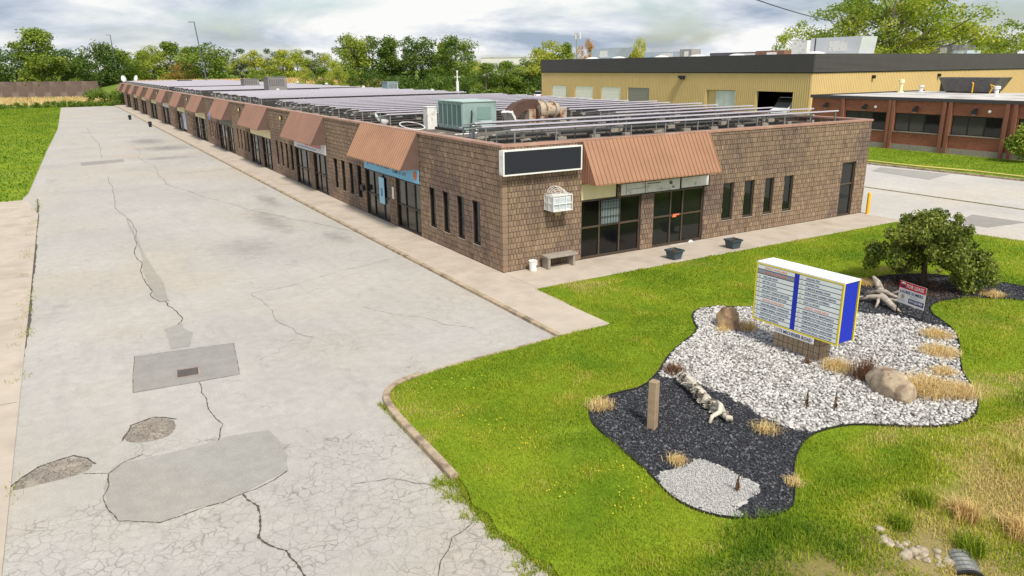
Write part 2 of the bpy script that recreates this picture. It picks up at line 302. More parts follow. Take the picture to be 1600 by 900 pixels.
# ------------------------------------------------------------------ mesh helpers
class MB:
    def __init__(s): s.v = []; s.f = []; s.t = []; s.m = []
    def add(s, vs, fs, tone=.5, mi=0):
        k = len(s.v); s.v += [tuple(v) for v in vs]; s.f += [tuple(i+k for i in f) for f in fs]
        s.t += [tone]*len(fs); s.m += [mi]*len(fs); return s
    def box(s, x0, x1, y0, y1, z0, z1, tone=.5, mi=0):
        v = [(x0, y0, z0), (x1, y0, z0), (x1, y1, z0), (x0, y1, z0), (x0, y0, z1), (x1, y0, z1), (x1, y1, z1), (x0, y1, z1)]
        return s.add(v, [(0, 3, 2, 1), (4, 5, 6, 7), (0, 1, 5, 4), (1, 2, 6, 5), (2, 3, 7, 6), (3, 0, 4, 7)], tone, mi)
    def bbox(s, x0, x1, y0, y1, z0, z1, b=.01, tone=.5, mi=0):
        """box with chamfered top edges and uprights"""
        def ring(z, d, c): return [(x0+d+c, y0+d, z), (x1-d-c, y0+d, z), (x1-d, y0+d+c, z), (x1-d, y1-d-c, z), (x1-d-c, y1-d, z), (x0+d+c, y1-d, z), (x0+d, y1-d-c, z), (x0+d, y0+d+c, z)]
        v = ring(z0, 0, b)+ring(z1-b, 0, b)+ring(z1, b, b*.5); fs = [tuple(range(7, -1, -1)), tuple(range(16, 24))]
        for r in (0, 8):
            for i in range(8): fs.append((r+i, r+(i+1) % 8, r+8+(i+1) % 8, r+8+i))
        return s.add(v, fs, tone, mi)
    def prism(s, poly, z0, z1, tone=.5, mi=0):
        n = len(poly); v = [(x, y, z0) for x, y in poly]+[(x, y, z1) for x, y in poly]
        return s.add(v, [tuple(range(n-1, -1, -1)), tuple(range(n, 2*n))]+[(i, (i+1) % n, n+(i+1) % n, n+i) for i in range(n)], tone, mi)
    def tube(s, pts, rad, n=8, cap=True, tone=.5, mi=0):
        pts = [Vector(p) for p in pts]; k = len(pts); rad = rad if isinstance(rad, (list, tuple)) else [rad]*k
        vs = []; a = None
        for i, p in enumerate(pts):
            d = (pts[min(i+1, k-1)]-pts[max(i-1, 0)]).normalized()
            if a is None: a = d.orthogonal().normalized()
            a = (a-d*a.dot(d)).normalized(); b = d.cross(a)
            vs += [p+(a*math.cos(2*math.pi*j/n)+b*math.sin(2*math.pi*j/n))*rad[i] for j in range(n)]
        fs = [(i*n+j, i*n+(j+1) % n, (i+1)*n+(j+1) % n, (i+1)*n+j) for i in range(k-1) for j in range(n)]
        if cap: fs += [tuple(range(n-1, -1, -1)), tuple(range((k-1)*n, k*n))]
        return s.add(vs, fs, tone, mi)
    def lathe(s, prof, n=20, tone=.5, mi=0, c=(0, 0)):
        vs = [(c[0]+r*math.cos(2*math.pi*j/n), c[1]+r*math.sin(2*math.pi*j/n), z) for r, z in prof for j in range(n)]
        fs = [(i*n+j, i*n+(j+1) % n, (i+1)*n+(j+1) % n, (i+1)*n+j) for i in range(len(prof)-1) for j in range(n)]
        return s.add(vs, fs, tone, mi)
    def mesh(s, name, mats, smooth=False):
        me = bpy.data.meshes.new(name); me.from_pydata(s.v, [], s.f)
        if not isinstance(mats, (list, tuple)): mats = [mats]
        for m in mats: me.materials.append(m)
        if len(mats) > 1: me.polygons.foreach_set('material_index', s.m)
        at = me.attributes.new('tone', 'FLOAT', 'FACE'); at.data.foreach_set('value', s.t)
        if smooth: me.polygons.foreach_set('use_smooth', [True]*len(s.f))
        me.update(); return me
    def build(s, name, mats, parent=None, smooth=False, **kw):
        o = bpy.data.objects.new(name, s.mesh(name, mats, smooth)); return link(o, parent, **kw)
def link(o, parent=None, label=None, cat=None, group=None, kind=None):
    COL.objects.link(o)
    if parent: o.parent = parent
    if label: o['label'] = label
    if cat: o['category'] = cat
    if group: o['group'] = group
    if kind: o['kind'] = kind
    return o
def thing(name, label, cat, loc=(0, 0, 0), rz=0., group=None):
    o = bpy.data.objects.new(name, None); o.empty_display_size = .2; o.location = loc; o.rotation_euler = (0, 0, rz)
    return link(o, None, label, cat, group)
def inst(name, me, parent=None, loc=(0, 0, 0), rot=(0, 0, 0), scale=(1, 1, 1), **kw):
    o = bpy.data.objects.new(name, me); o.location = loc; o.rotation_euler = rot; o.scale = scale; return link(o, parent, **kw)
def raw_mesh(name, verts, faces_n, tone, mats, smooth=False):
    """verts (N,3); every face has faces_n vertices, faces given as (F,faces_n) index array in faces_n"""
    V = np.ascontiguousarray(verts, np.float32); F = np.ascontiguousarray(faces_n, np.int32); me = bpy.data.meshes.new(name)
    me.vertices.add(len(V)); me.vertices.foreach_set('co', V.ravel())
    k = F.shape[1]; me.loops.add(F.size); me.loops.foreach_set('vertex_index', F.ravel())
    me.polygons.add(len(F)); me.polygons.foreach_set('loop_start', np.arange(0, F.size, k, dtype=np.int32))
    me.update(calc_edges=True)
    at = me.attributes.new('tone', 'FLOAT', 'FACE'); at.data.foreach_set('value', np.ascontiguousarray(tone, np.float32))
    if smooth: me.polygons.foreach_set('use_smooth', np.ones(len(F), bool))
    me.materials.append(mats); me.validate(); return me
def inpoly(P, poly):
    P = np.asarray(P, float); x, y = P[:, 0], P[:, 1]; r = np.zeros(len(P), bool); n = len(poly)
    for i in range(n):
        x1, y1 = poly[i]; x2, y2 = poly[(i+1) % n]
        c = ((y1 > y) != (y2 > y)); xi = (x2-x1)*(y-y1)/((y2-y1) if y2 != y1 else 1e-9)+x1
        r ^= c & (x < xi)
    return r
def smooth_poly(p, it=2, closed=True):
    for _ in range(it):
        q = []; n = len(p); rg = range(n if closed else n-1)
        if not closed: q.append(p[0])
        for i in rg:
            a, b = p[i], p[(i+1) % n]
            q += [(a[0]*.75+b[0]*.25, a[1]*.75+b[1]*.25), (a[0]*.25+b[0]*.75, a[1]*.25+b[1]*.75)]
        if not closed: q.append(p[-1])
        p = q
    return p
def sheet(name, poly, z, m, parent=None, **kw):
    b = MB(); b.add([(x, y, z) for x, y in poly], [tuple(range(len(poly)))]); o = b.build(name, m, parent, **kw)
    import bmesh
    bm = bmesh.new(); bm.from_mesh(o.data); bmesh.ops.recalc_face_normals(bm, faces=bm.faces)
    for f in bm.faces:
        if f.normal.z < 0: f.normal_flip()
    bmesh.ops.triangulate(bm, faces=bm.faces); bm.to_mesh(o.data); bm.free(); return o
def recalc(o):
    import bmesh
    bm = bmesh.new(); bm.from_mesh(o.data); bmesh.ops.recalc_face_normals(bm, faces=bm.faces); bm.to_mesh(o.data); bm.free(); return o
def text(name, s, size, m, parent, M, width=None, ext=.002):
    cu = bpy.data.curves.new(name, 'FONT'); cu.body = s; cu.size = size; cu.align_x = 'LEFT'; cu.align_y = 'CENTER'; cu.extrude = ext; cu.resolution_u = 2; cu.offset = size*.012
    o = bpy.data.objects.new(name, cu); COL.objects.link(o)
    me = bpy.data.meshes.new_from_object(o.evaluated_get(bpy.context.evaluated_depsgraph_get())); bpy.data.objects.remove(o); bpy.data.curves.remove(cu)
    if width:
        xs = [v.co.x for v in me.vertices]; k = width/max(1e-3, max(xs)-min(xs)); x0 = min(xs)
        for v in me.vertices: v.co.x = (v.co.x-x0)*k
    me.transform(M); me.materials.clear(); me.materials.append(m)
    me.attributes.new('tone', 'FLOAT', 'FACE')
    r = bpy.data.objects.new(name, me); return link(r, parent)
ORD = ['first', 'second', 'third', 'fourth', 'fifth', 'sixth', 'seventh', 'eighth', 'ninth', 'tenth', 'eleventh', 'twelfth', 'thirteenth', 'fourteenth', 'fifteenth', 'sixteenth', 'seventeenth', 'eighteenth', 'nineteenth']
def ordn(i):
    if i < 19: return ORD[i]
    tens = {2: 'twent', 3: 'thirt', 4: 'fort', 5: 'fift', 6: 'sixt', 7: 'sevent', 8: 'eight'}[(i+1)//10]
    return tens+'ieth' if (i+1) % 10 == 0 else tens+'y-'+ORD[(i+1) % 10-1]


# ================================================================== SETTING: ground, lot, walks, lawn
ZA = -0.08
def st(o): o['kind'] = 'structure'; return o
gx = (-1500, -7.3, 22.4, 1800); gy = (-600, -24.8, -15.3, 3000); b = MB()
for i in range(3):
    for j in range(3):
        if (i, j) != (1, 1): b.add([(gx[i], gy[j], -.16), (gx[i+1], gy[j], -.16), (gx[i+1], gy[j+1], -.16), (gx[i], gy[j+1], -.16)], [(0, 1, 2, 3)])
st(b.build('ground', M_FIELD))
st(sheet('parking_lot', [(-17, -45), (-7.3, -45), (-7.3, -9.5), (-5, -8.0), (0.3, -7.5), (0.3, 156), (-14, 156), (-15, 60), (-17, 31.2), (-17, 5)], ZA, M_ASPH))
st(sheet('left_verge', [(-90, 27), (-15.2, 28.0), (-14.8, 31.2), (-13.9, 60), (-12.8, 90), (-11.7, 156), (-90, 156)], ZA+.009, M_LAWN))
# concrete apron on the left, cast in bays
apron = st(sheet('concrete_apron', [(-30, -45), (-14.47, -45), (-14.27, 5), (-14.22, 23), (-14.85, 28.4), (-30, 28.4)], ZA+.012, M_CONC))
b = MB()
for y in (-3.2, 9.1, 22.4): b.box(-30, -14.35, y-.006, y+.006, ZA+.0125, ZA+.016)
b.build('joint', M_CRACK, apron)

# sidewalk slabs: long side, front, and the stub that runs out to the lawn
walk = st(MB().box(-1.80, -.01, -2.28, 158, -.3, -.02).build('sidewalk', M_CONC))
def slab(x0, x1, y0, y1):
    MB().bbox(x0+.006, x1-.006, y0+.006, y1-.006, -.1, 0.0+random.uniform(-.004, .004), .008).build('slab', M_CONC, walk)
y = -2.24
while y < 60: slab(-1.82, -.03, y, y+2.9); y += 2.9
MB().bbox(-1.9, -.03, y, 158, -.1, 0, .008).build('slab', M_CONC, walk)
slab(-1.86, -.20, -6.27, -4.18); slab(-1.84, -.12, -4.18, -2.24)
x = -.02
for wd in (3.3, 3.3, 3.2, 3.4, 3.3, 3.4): slab(x, x+wd, -2.24, -.03); x += wd
kb = MB(); kb.box(-1.98, -1.83, -6.3, 158, -.2, .004)
st(kb.build('sidewalk_kerb', M_KERB))

LAWN = [(-.2, -2.3), (5.87, -2.25), (19.4, -2.25), (19.63, -4.98), (20.05, -7.3), (21, -12), (22.5, -15.2), (-7.45, -15.2),
        (-7.40, -14.8), (-7.50, -14.36), (-7.44, -14.05), (-7.60, -13.75), (-7.55, -13.4), (-7.70, -12.95), (-7.60, -12.5), (-7.70, -12.11), (-7.56, -11.7), (-7.51, -11.2), (-7.48, -10.21), (-7.47, -8.99), (-7.4, -7.81), (-7.24, -7.27), (-6.9, -6.98), (-6.34, -6.79), (-5.43, -6.63), (-3.54, -6.48), (-1.95, -6.33), (-.2, -6.29)]
lawn = st(MB().prism(LAWN, -.15, -.01).build('lawn', M_LAWN)); recalc(lawn)
def ditch_z(x, y):
    t = min(1, max(0, (-15.2-y)/3.2)); u = min(1, max(0, (x+5.6)/3.)); return -.01-.62*(t*t*(3-2*t))*u + (.05*mnoise.noise((x*1.3, y*1.3, 0)) if t > .05 else 0)
b = MB(); nx, ny = 110, 44
for j in range(ny+1):
    for i in range(nx+1):
        X = -7.45+i*(29.95/nx); Y = -15.2-j*.22; b.v.append((X, Y, ditch_z(X, Y)))
for j in range(ny):
    for i in range(nx): k = j*(nx+1)+i; b.f.append((k, k+nx+1, k+nx+2, k+1)); b.t.append(.5); b.m.append(0)
st(b.build('ditch', M_DITCH, smooth=True))

# kerb round the lawn: low flush strip along the lot, then the raised nose
def sweep(name, path, prof, m, parent=None, z=None, **kw):
    b = MB(); n = len(prof); P = [Vector((p[0], p[1], 0)) for p in path]
    for i, p in enumerate(P):
        d = (P[min(i+1, len(P)-1)]-P[max(i-1, 0)]).normalized(); s = Vector((-d.y, d.x, 0))
        zz = z(i/(len(P)-1)) if z else 0
        b.v += [tuple(p+s*a+Vector((0, 0, h+(zz if h > -.05 else 0)))) for a, h in prof]
    for i in range(len(P)-1):
        for j in range(n): b.f.append((i*n+j, i*n+(j+1) % n, (i+1)*n+(j+1) % n, (i+1)*n+j)); b.t.append(.5); b.m.append(0)
    b.f += [tuple(range(n)), tuple(range(len(P)*n-1, (len(P)-1)*n-1, -1))]; b.t += [.5]*2; b.m += [0]*2
    return recalc(b.build(name, m, parent, **kw))
kpath = smooth_poly([(-7.51, -11.2), (-7.48, -10.2), (-7.47, -9.0), (-7.42, -7.9), (-7.24, -7.27), (-6.85, -6.93), (-6.2, -6.76)], 2, False)
kprof = [(-.02, -.2), (-.02, .03), (0, .05), (.12, .05), (.14, .03), (.14, -.2)]
st(sweep('raised_kerb', kpath, kprof, M_KERB))
st(sweep('flush_kerb', [(-6.2, -6.77), (-5.4, -6.61), (-3.5, -6.46), (-1.95, -6.34)], [(-.03, -.2), (-.03, -.018), (.10, -.012), (.10, -.2)], M_KERB))

# driveway and lawn beyond the right end of the building
st(sheet('driveway', [(19.45, -2.3), (20.1, -7.3), (22.5, -15.4), (26, -40), (40, -40), (36.2, -12), (37.4, 1), (37.2, 12), (37.0, 100), (20.0, 100), (20.0, -2.3)], ZA-.02, M_DRIVE))
st(sheet('driveway_seam', [(27.55, -9), (27.85, -9), (28.0, 60), (27.75, 60)], ZA-.016, mat('grassy_seam', srgb(108, 96, 60), .95, .3, 3)))
st(sheet('far_lawn', [(36.3, -12), (80, -12), (80, 30), (37.1, 60), (37.3, 12), (37.5, 1)], ZA-.01, M_LAWN))
st(sweep('far_kerb', [(36.5, -12), (37.5, 1), (37.3, 12), (37.1, 60)], [(-.1, -.2), (-.1, .02), (.1, .02), (.1, -.2)], M_KERB))
st(sheet('driveway_patch', [(21.68, -3.56), (24.38, -2.96), (24.5, -5.29), (21.96, -4.95)], ZA-.012, M_PATCH_D))
st(sheet('driveway_patch', [(33.5, 4.6), (36.9, 5.2), (36.4, 9.8), (34.2, 9.0)], ZA-.012, M_PATCH))
# asphalt patches, potholes, cracks
def jag(poly, amp, it=3):
    p = poly
    for _ in range(it):
        q = []
        for i in range(len(p)):
            a, c = p[i], p[(i+1) % len(p)]; L = math.hypot(c[0]-a[0], c[1]-a[1]); q.append(a)
            q.append(((a[0]+c[0])/2+random.uniform(-amp, amp)*min(1, L), (a[1]+c[1])/2+random.uniform(-amp, amp)*min(1, L)))
        p = q; amp *= .55
    return p
def ofs(p, z=ZA): # photographed outlines were measured on the plane z=0; the lot lies a little lower
    k = (CAM.z-z)/CAM.z; return [(CAM.x+(x-CAM.x)*k, CAM.y+(y-CAM.y)*k) for x, y in p]
st(sheet('asphalt_patch', ofs(jag([(-12.11, -4.23), (-11.87, -1.8), (-9.54, -2.16), (-9.84, -4.43)], .015)), ZA+.004, M_PATCH_D))
BP = [(-12.81, -7.84), (-12.63, -7.55), (-9.95, -7.67), (-10.03, -9.44), (-11.22, -9.9), (-12.21, -9.97), (-12.77, -9.58)]
st(sheet('asphalt_patch', ofs(jag([BP[0], BP[1], (-11.3, -7.62), BP[2], BP[3], BP[4], BP[5], BP[6]], .16, 4)), ZA+.004, M_PATCH))
st(sheet('asphalt_patch', ofs(jag([(-10.45, 18.85), (-10.56, 13.35), (-10.70, 8.61), (-10.80, 4.26), (-10.76, 2.85), (-10.48, 2.83), (-10.43, 4.03), (-10.43, 6.36), (-10.46, 13.0)], .09)), ZA+.004, M_PATCH))
st(sheet('asphalt_patch', ofs(jag([(-10.99, 0.01), (-10.46, .3), (-10.32, -.73), (-10.57, -1.79), (-11.02, -1.77)], .12)), ZA+.006, M_PATCH))
st(sheet('asphalt_patch', [(-11.6, 44.6), (-8.5, 45.6), (-8.5, 47.8), (-11.6, 47.2)], ZA+.004, M_PATCH_D))
def pothole(poly):
    p = ofs(jag(smooth_poly(poly, 2), .05)); st(sheet('pothole', p, ZA+.004, M_POT))
    xs, ys = [q[0] for q in p], [q[1] for q in p]; c = MB()
    P = np.column_stack([rng.uniform(min(xs), max(xs), 420), rng.uniform(min(ys), max(ys), 420)]); P = P[inpoly(P, p)]
    for x, y in P:
        r = random.uniform(.008, .032); a = random.random()*6.28; z = ZA+.003; t = random.uniform(.25, .7)
        c.add([(x+r*math.cos(a+k*2.09), y+r*math.sin(a+k*2.09), z) for k in range(3)]+[(x+r*.3*math.cos(a+k*2.09+.4), y+r*.3*math.sin(a+k*2.09+.4), z+r*.8) for k in range(3)], [(3, 4, 5), (0, 1, 4, 3), (1, 2, 5, 4), (2, 0, 3, 5)], t)
    o = c.build('loose_asphalt_crumbs', mat('asphalt_crumbs', srgb(134, 126, 118), .95, .25, 9)); o['kind'] = 'stuff'; o['label'] = 'loose asphalt crumbs lying in a shallow pothole of the lot'; o['category'] = 'gravel'
pothole([(-12.51, -6.63), (-12.29, -5.97), (-11.86, -5.81), (-11.45, -6.17), (-11.62, -6.88), (-12.14, -6.92)])
pothole([(-14.4, -7.58), (-13.89, -6.9), (-13.33, -6.76), (-12.99, -7.33), (-13.2, -7.59), (-13.89, -7.61)])
def crack(pts, wd=.03, amp=.3, z=ZA+.009):
    p = [tuple(q) for q in ofs(pts)]
    for _ in range(5):
        q = []
        for i in range(len(p)-1):
            a, c = p[i], p[i+1]; L = math.hypot(c[0]-a[0], c[1]-a[1]); q += [a, ((a[0]+c[0])/2+random.uniform(-amp, amp)*min(1, L*.5), (a[1]+c[1])/2+random.uniform(-amp, amp)*min(1, L*.5))]
        p = q+[p[-1]]; amp *= .6
    b = MB()
    for i, (x, y) in enumerate(p):
        a, c = p[max(i-1, 0)], p[min(i+1, len(p)-1)]; L = math.hypot(c[0]-a[0], c[1]-a[1]) or 1; nx_, ny_ = -(c[1]-a[1])/L, (c[0]-a[0])/L
        h = wd*random.uniform(.15, .8)*.5*(1 if 0 < i < len(p)-1 else .1); b.v += [(x+nx_*h, y+ny_*h, z), (x-nx_*h, y-ny_*h, z)]
    for i in range(len(p)-1): b.f.append((2*i, 2*i+1, 2*i+3, 2*i+2)); b.t.append(.5); b.m.append(0)
    st(b.build('crack', M_CRACK))
crack([(-10.3, 36), (-10.5, 26), (-10.45, 18.9)], .04); crack([(-10.6, 2.8), (-10.45, 1.6), (-10.6, .2)], .05)
crack([(-10.75, -4.4), (-10.8, -5.8), (-10.9, -7.6)], .035); crack([(-10.9, -9.8), (-10.95, -11.2), (-10.6, -12.6), (-10.2, -15)], .06)
crack([(-1.9, 35.5), (-4.2, 34.8), (-6.6, 35.2)], .07, .1); crack([(-8.2, 2.2), (-5.4, 3.1), (-1.9, 4.2)], .02); crack([(-8.2, 2.2), (-8.0, -1.5), (-7.6, -2.9)], .02)
crack([(-6.8, 60), (-7.3, 48), (-6.9, 40), (-7.4, 30), (-5.0, 18), (-2.0, 9)], .03); crack([(-5.6, -1.0), (-4.4, -3.0), (-3.6, -4.6)], .018)
crack([(-14.3, 28), (-14.2, 20), (-14.25, 8), (-14.3, 0), (-14.5, -7), (-14.6, -14)], .16, .06); crack([(-2.0, 48), (-5, 47), (-8.4, 47.6)], .06, .06)
crack([(-9.2, -10.5), (-8.3, -11.0), (-7.9, -11.9)], .02); crack([(-10.0, -14.5), (-8.8, -13.2), (-7.9, -12.6)], .025); crack([(-9.5, 90), (-9.7, 75), (-10.0, 48)], .05)
crack([BP[3], BP[4], BP[5], BP[6], BP[0]], .034, .22, ZA+.008); crack([(-9.84, -4.43), (-12.11, -4.23), (-11.87, -1.8), (-9.54, -2.16), (-9.84, -4.43)], .022, .02, ZA+.008); crack([(-10.45, 18.85), (-10.58, 13.35), (-10.72, 8.61), (-10.82, 4.26), (-10.76, 2.85), (-10.48, 2.83)], .05, .2)
crack([(-12.51, -6.63), (-12.29, -5.97), (-11.86, -5.81), (-11.45, -6.17)], .07, .15); crack([(-14.4, -7.58), (-13.89, -6.9), (-13.33, -6.76), (-12.99, -7.33)], .07, .15); crack([(-13.2, -7.59), (-12.8, -7.84), (-12.2, -7.4)], .03, .2)  # first two: dark lines along the far rims of the potholes
# storm drain in its patch
g = thing('storm_drain_grate', 'rusty slotted storm drain grate set in a square asphalt patch', 'drain', (-10.86, -3.45, ZA), R(-6))
MB().box(-.28, -.23, -.3, .3, .004, .022).box(.23, .28, -.3, .3, .004, .022).box(-.23, .23, -.3, -.25, .004, .022).box(-.23, .23, .25, .3, .004, .022).build('frame', mat('grate_frame', srgb(150, 136, 130), .7, .2, 5), g)
MB().box(-.23, .23, -.25, .25, .003, .006).build('pit_dark', M_BLACK, g)  # flat black plate, painted darkness in place of a pit under the bars
bar = MB().box(-.22, .22, -.012, .012, .006, .020).mesh('bar', mat('grate_bar', srgb(96, 90, 88), .7, .2, 6))
for i in range(8): inst('bar', bar, g, (0, -.21+i*.06, 0))

# ================================================================== LONG COMMERCIAL BUILDING
BW, BL, HT = 20.03, 162.0, 4.42
bld = thing('commercial_building', 'long single storey brown split block plaza with ribbed metal awnings', 'building')
def wbox(b, side, u0, u1, d0, d1, z0, z1, tone=.5, mi=0):
    return b.box(u0, u1, -d1, -d0, z0, z1, tone, mi) if side == 'F' else b.box(-d1, -d0, u0, u1, z0, z1, tone, mi)
AW = [6.87, 19.5, 32.3, 45.3, 58.6, 72.2, 86.0, 99.9, 114.0, 128.4, 142.7, 157.0]
SHOPW = 6.55
FO = [(3.32, 6.16, 0, 2.2), (6.8, 9.47, 0, 2.2), (3.32, 4.95, 2.2, 2.8), (5.14, 9.72, 2.2, 2.65), (18.2, 19.2, .0, 2.52)]
FS = [(10.56, 11.16), (11.81, 12.4), (13.07, 13.61), (14.29, 14.87)]
FO += [(a, c, .66, 2.22) for a, c in FS]
LO, LS = [], []
for k, a in enumerate(AW):
    if a+SHOPW > BL: LO += [(a, BL-.5, 0, 2.2)]; continue
    LO += [(a, a+2.66, 0, 2.2), (a+3.5, a+SHOPW, 0, 2.2), (a, a+SHOPW, 2.2, 2.82)]
for k in range(len(AW)):
    e = AW[k-1]+SHOPW+.6 if k else 1.62; n = 4
    for i in range(n):
        u = e+i*1.25
        if u+.6 < AW[k]-.15: LS.append((u, u+.58, k))
LO += [(a, c, .63, 2.25) for a, c, k in LS]
def rects(u0, u1, z0, z1, ops):
    us = sorted({u0, u1}|{q for o in ops for q in o[:2] if u0 < q < u1}); res = []
    for a, c in zip(us, us[1:]):
        mid = (a+c)/2; z = z0
        for o in sorted([o for o in ops if o[0] < mid < o[1]], key=lambda o: o[2]):
            if o[2] > z+1e-4: res.append((a, c, z, o[2]))
            z = max(z, o[3])
        if z < z1-1e-4: res.append((a, c, z, z1))
    return res
NEAR_L = 46.0
wf = MB(); [wbox(wf, 'F', a, c, -.25, 0, z0, z1) for a, c, z0, z1 in rects(0, BW, -.1, 4.33, FO)]
front_wall = wf.build('front_wall', M_MORTAR, bld, label='front wall of stacked brown split face block')
wl = MB(); [wbox(wl, 'L', a, c, -.25, 0, z0, z1) for a, c, z0, z1 in rects(.25, NEAR_L, -.1, 4.33, LO)]
side_wall = wl.build('side_wall', M_MORTAR, bld, label='long side wall of brown split face block')
wl = MB(); [wbox(wl, 'L', a, c, -.25, .02, z0, z1) for a, c, z0, z1 in rects(NEAR_L, BL, -.1, 4.33, LO)]
wl.build('side_wall', M_BLOCK_FAR, bld, label='far run of the block side wall')
MB().box(BW-.25, BW, .25, BL, -.1, 4.33).box(.25, BW-.25, BL-.25, BL, -.1, 4.33).build('rear_wall', M_BLOCK_FAR, bld)
# recess behind the openings
MB().box(.45, BW-.3, .45, .5, -.1, 4.0).box(.45, .5, .5, BL-.3, -.1, 4.0).build('inner_wall', M_DARKIN, bld)
# split-face units: every rib of every course stands proud of its joint
def cells(side, u0, u1, ops, quoin):
    res = []; cw = .1333
    for r in range(22):
        z0, z1 = r*.2, min(4.33, r*.2+.2); u = u0-(cw/2 if r % 2 else 0)
        while u < u1:
            a, c = max(u, u0), min(u+cw, u1); u += cw
            if a < .2 and quoin: a = .2
            if c-a < .03: continue
            iv = [(a, c, z0, z1)]
            for o in ops:
                nx_ = []
                for (p, q, s, t) in iv:
                    if q <= o[0] or p >= o[1] or t <= o[2] or s >= o[3]: nx_.append((p, q, s, t)); continue
                    if p < o[0]: nx_.append((p, o[0], s, t))
                    if q > o[1]: nx_.append((o[1], q, s, t))
                    if s < o[2]: nx_.append((max(p, o[0]), min(q, o[1]), s, o[2]))
                    if t > o[3]: nx_.append((max(p, o[0]), min(q, o[1]), o[3], t))
                iv = nx_
            res += [v for v in iv if v[1]-v[0] > .03 and v[3]-v[2] > .03]
    return res
def cell_mesh(b, side, u0, u1, z0, z1, tone, jit=True):
    g = .0075; d = .026+(random.uniform(-.009, .009) if jit else 0); e = .008
    j = lambda: random.uniform(-.004, .004) if jit else 0
    bk = [(u0+g, 0, z0+g), (u1-g, 0, z0+g), (u1-g, 0, z1-g), (u0+g, 0, z1-g)]
    fr = [(u0+g+e+j(), d+j(), z0+g+e*.7), (u1-g-e+j(), d+j(), z0+g+e*.7), (u1-g-e+j(), d+j(), z1-g-e*.7), (u0+g+e+j(), d+j(), z1-g-e*.7)]
    V = [((u, -q, z) if side == 'F' else (-q, u, z)) for u, q, z in bk+fr]
    F = [(4, 5, 6, 7), (0, 1, 5, 4), (1, 2, 6, 5), (2, 3, 7, 6), (3, 0, 4, 7)]
    if side == 'L': F = [f[::-1] for f in F]
    b.add(V, F, tone)
singles = []
for side, u1, ops, wall in (('F', BW, FO, front_wall), ('L', NEAR_L, LO, side_wall)):
    cl = cells(side, 0, u1, ops, True); cl.sort(key=lambda c: (c[0]+c[1])/2 + (0 if c[3]-c[2] > .15 else 3)); near = [c for c in cl if c[1] < .95][:130]; ns = set(near)
    b = MB()
    for c in cl:
        if c not in ns: cell_mesh(b, side, *c, min(1, max(0, random.gauss(.55, .15))))
    b.build('blocks', M_BLOCK, wall, kind='stuff')
    var = []
    for v in range(6): q = MB(); cell_mesh(q, side, 0, .1333, 0, .2, random.uniform(.35, .75)); var.append(q.mesh('brick', M_BLOCK))
    for c in near:
        o = inst('brick', random.choice(var), wall, (c[0], 0, c[2]) if side == 'F' else (0, c[0], c[2])); k = (c[1]-c[0])/.1333
        o.scale = (k, 1, (c[3]-c[2])/.2) if side == 'F' else (1, k, (c[3]-c[2])/.2)
qv = []
for v in range(5):
    q = MB(); e = .028+random.uniform(-.006, .006); t = random.uniform(.4, .85); q.bbox(-e, .192, -e, .192, .006, .194, .014, t); qv.append(recalc(q.build('brick', M_BLOCK)).data)
    bpy.data.objects.remove([o for o in bpy.data.objects if o.data == qv[-1]][0])
for r in range(22): inst('brick', random.choice(qv), front_wall, (0, 0, r*.2), scale=(1, 1, 1 if r < 21 else .65))
# coping, parapet, roof deck
cp = MB()
def coping(x0, x1, y0, y1): MB().bbox(x0, x1, y0, y1, 4.33, 4.42+random.uniform(-.006, .006), .012).build('coping', M_COPING, bld)
x = -.05
for wd in (2.9, 2.9, 2.9, 2.9, 2.9, 2.9, 2.73): coping(x+.004, x+wd-.004, -.055, .28); x += wd
y = .285
while y < 60: coping(-.055, .28, y+.004, y+2.996); y += 3
coping(-.055, .28, y, BL); coping(BW-.28, BW+.05, .29, BL); coping(.29, BW-.29, BL-.28, BL+.05)
MB().box(.25, BW-.25, .25, BL-.25, 3.9, 4.1).build('roof', M_ROOF, bld)
# frames and panes
def unit(side, u0, u1, z0, z1, cols, transom, glass, part='storefront', fm=M_BRONZE, fw_=.06, extra=None):
    b = MB(); D0, D1 = -.14, -.045
    wbox(b, side, u0, u0+fw_, D0, D1, z0, z1); wbox(b, side, u1-fw_, u1, D0, D1, z0, z1)
    wbox(b, side, u0+fw_, u1-fw_, D0, D1, z1-fw_, z1); wbox(b, side, u0+fw_, u1-fw_, D0, D1, z0, z0+.07)
    us = [u0]+list(cols)+[u1]
    for c in cols: wbox(b, side, c-fw_/2, c+fw_/2, D0+.002, D1-.002, z0+.07, z1-fw_)
    if transom:
        for a, c in zip(us, us[1:]): wbox(b, side, a+(fw_ if a == u0 else fw_/2), c-(fw_ if c == u1 else fw_/2), D0+.004, D1-.004, transom-.035, transom+.035)
    o = b.build(part, fm, bld)
    i = 0
    for a, c in zip(us, us[1:]):
        A, C = a+(fw_ if a == u0 else fw_/2), c-(fw_ if c == u1 else fw_/2)
        for s, t in (((z0+.07, transom-.035), (transom+.035, z1-fw_)) if transom else ((z0+.07, z1-fw_),)):
            p = MB(); wbox(p, side, A-.01, C+.01, -.11, -.09, s-.01, t+.01); p.build('pane', glass[i % len(glass)] if isinstance(glass, list) else glass, o); i += 1
    return o
unit('F', 3.32, 6.16, 0, 2.2, (4.2, 5.16), 1.17, M_GLASS_D)
u2 = unit('F', 6.8, 9.47, 0, 2.2, (7.74, 8.38), 1.18, [M_GLASS, M_GLASS, M_GLASS, M_GLASS_D, M_GLASS, M_GLASS])
b = MB(); wbox(b, 'F', 7.82, 8.02, -.04, -.0, 1.1, 1.16); wbox(b, 'F', 7.86, 8.2, -.035, -.02, 1.16, 1.22); b.build('door_pull', M_ORANGE, u2)
unit('F', 18.2, 19.2, 0, 2.52, (), 1.5, M_GLASS, 'door')
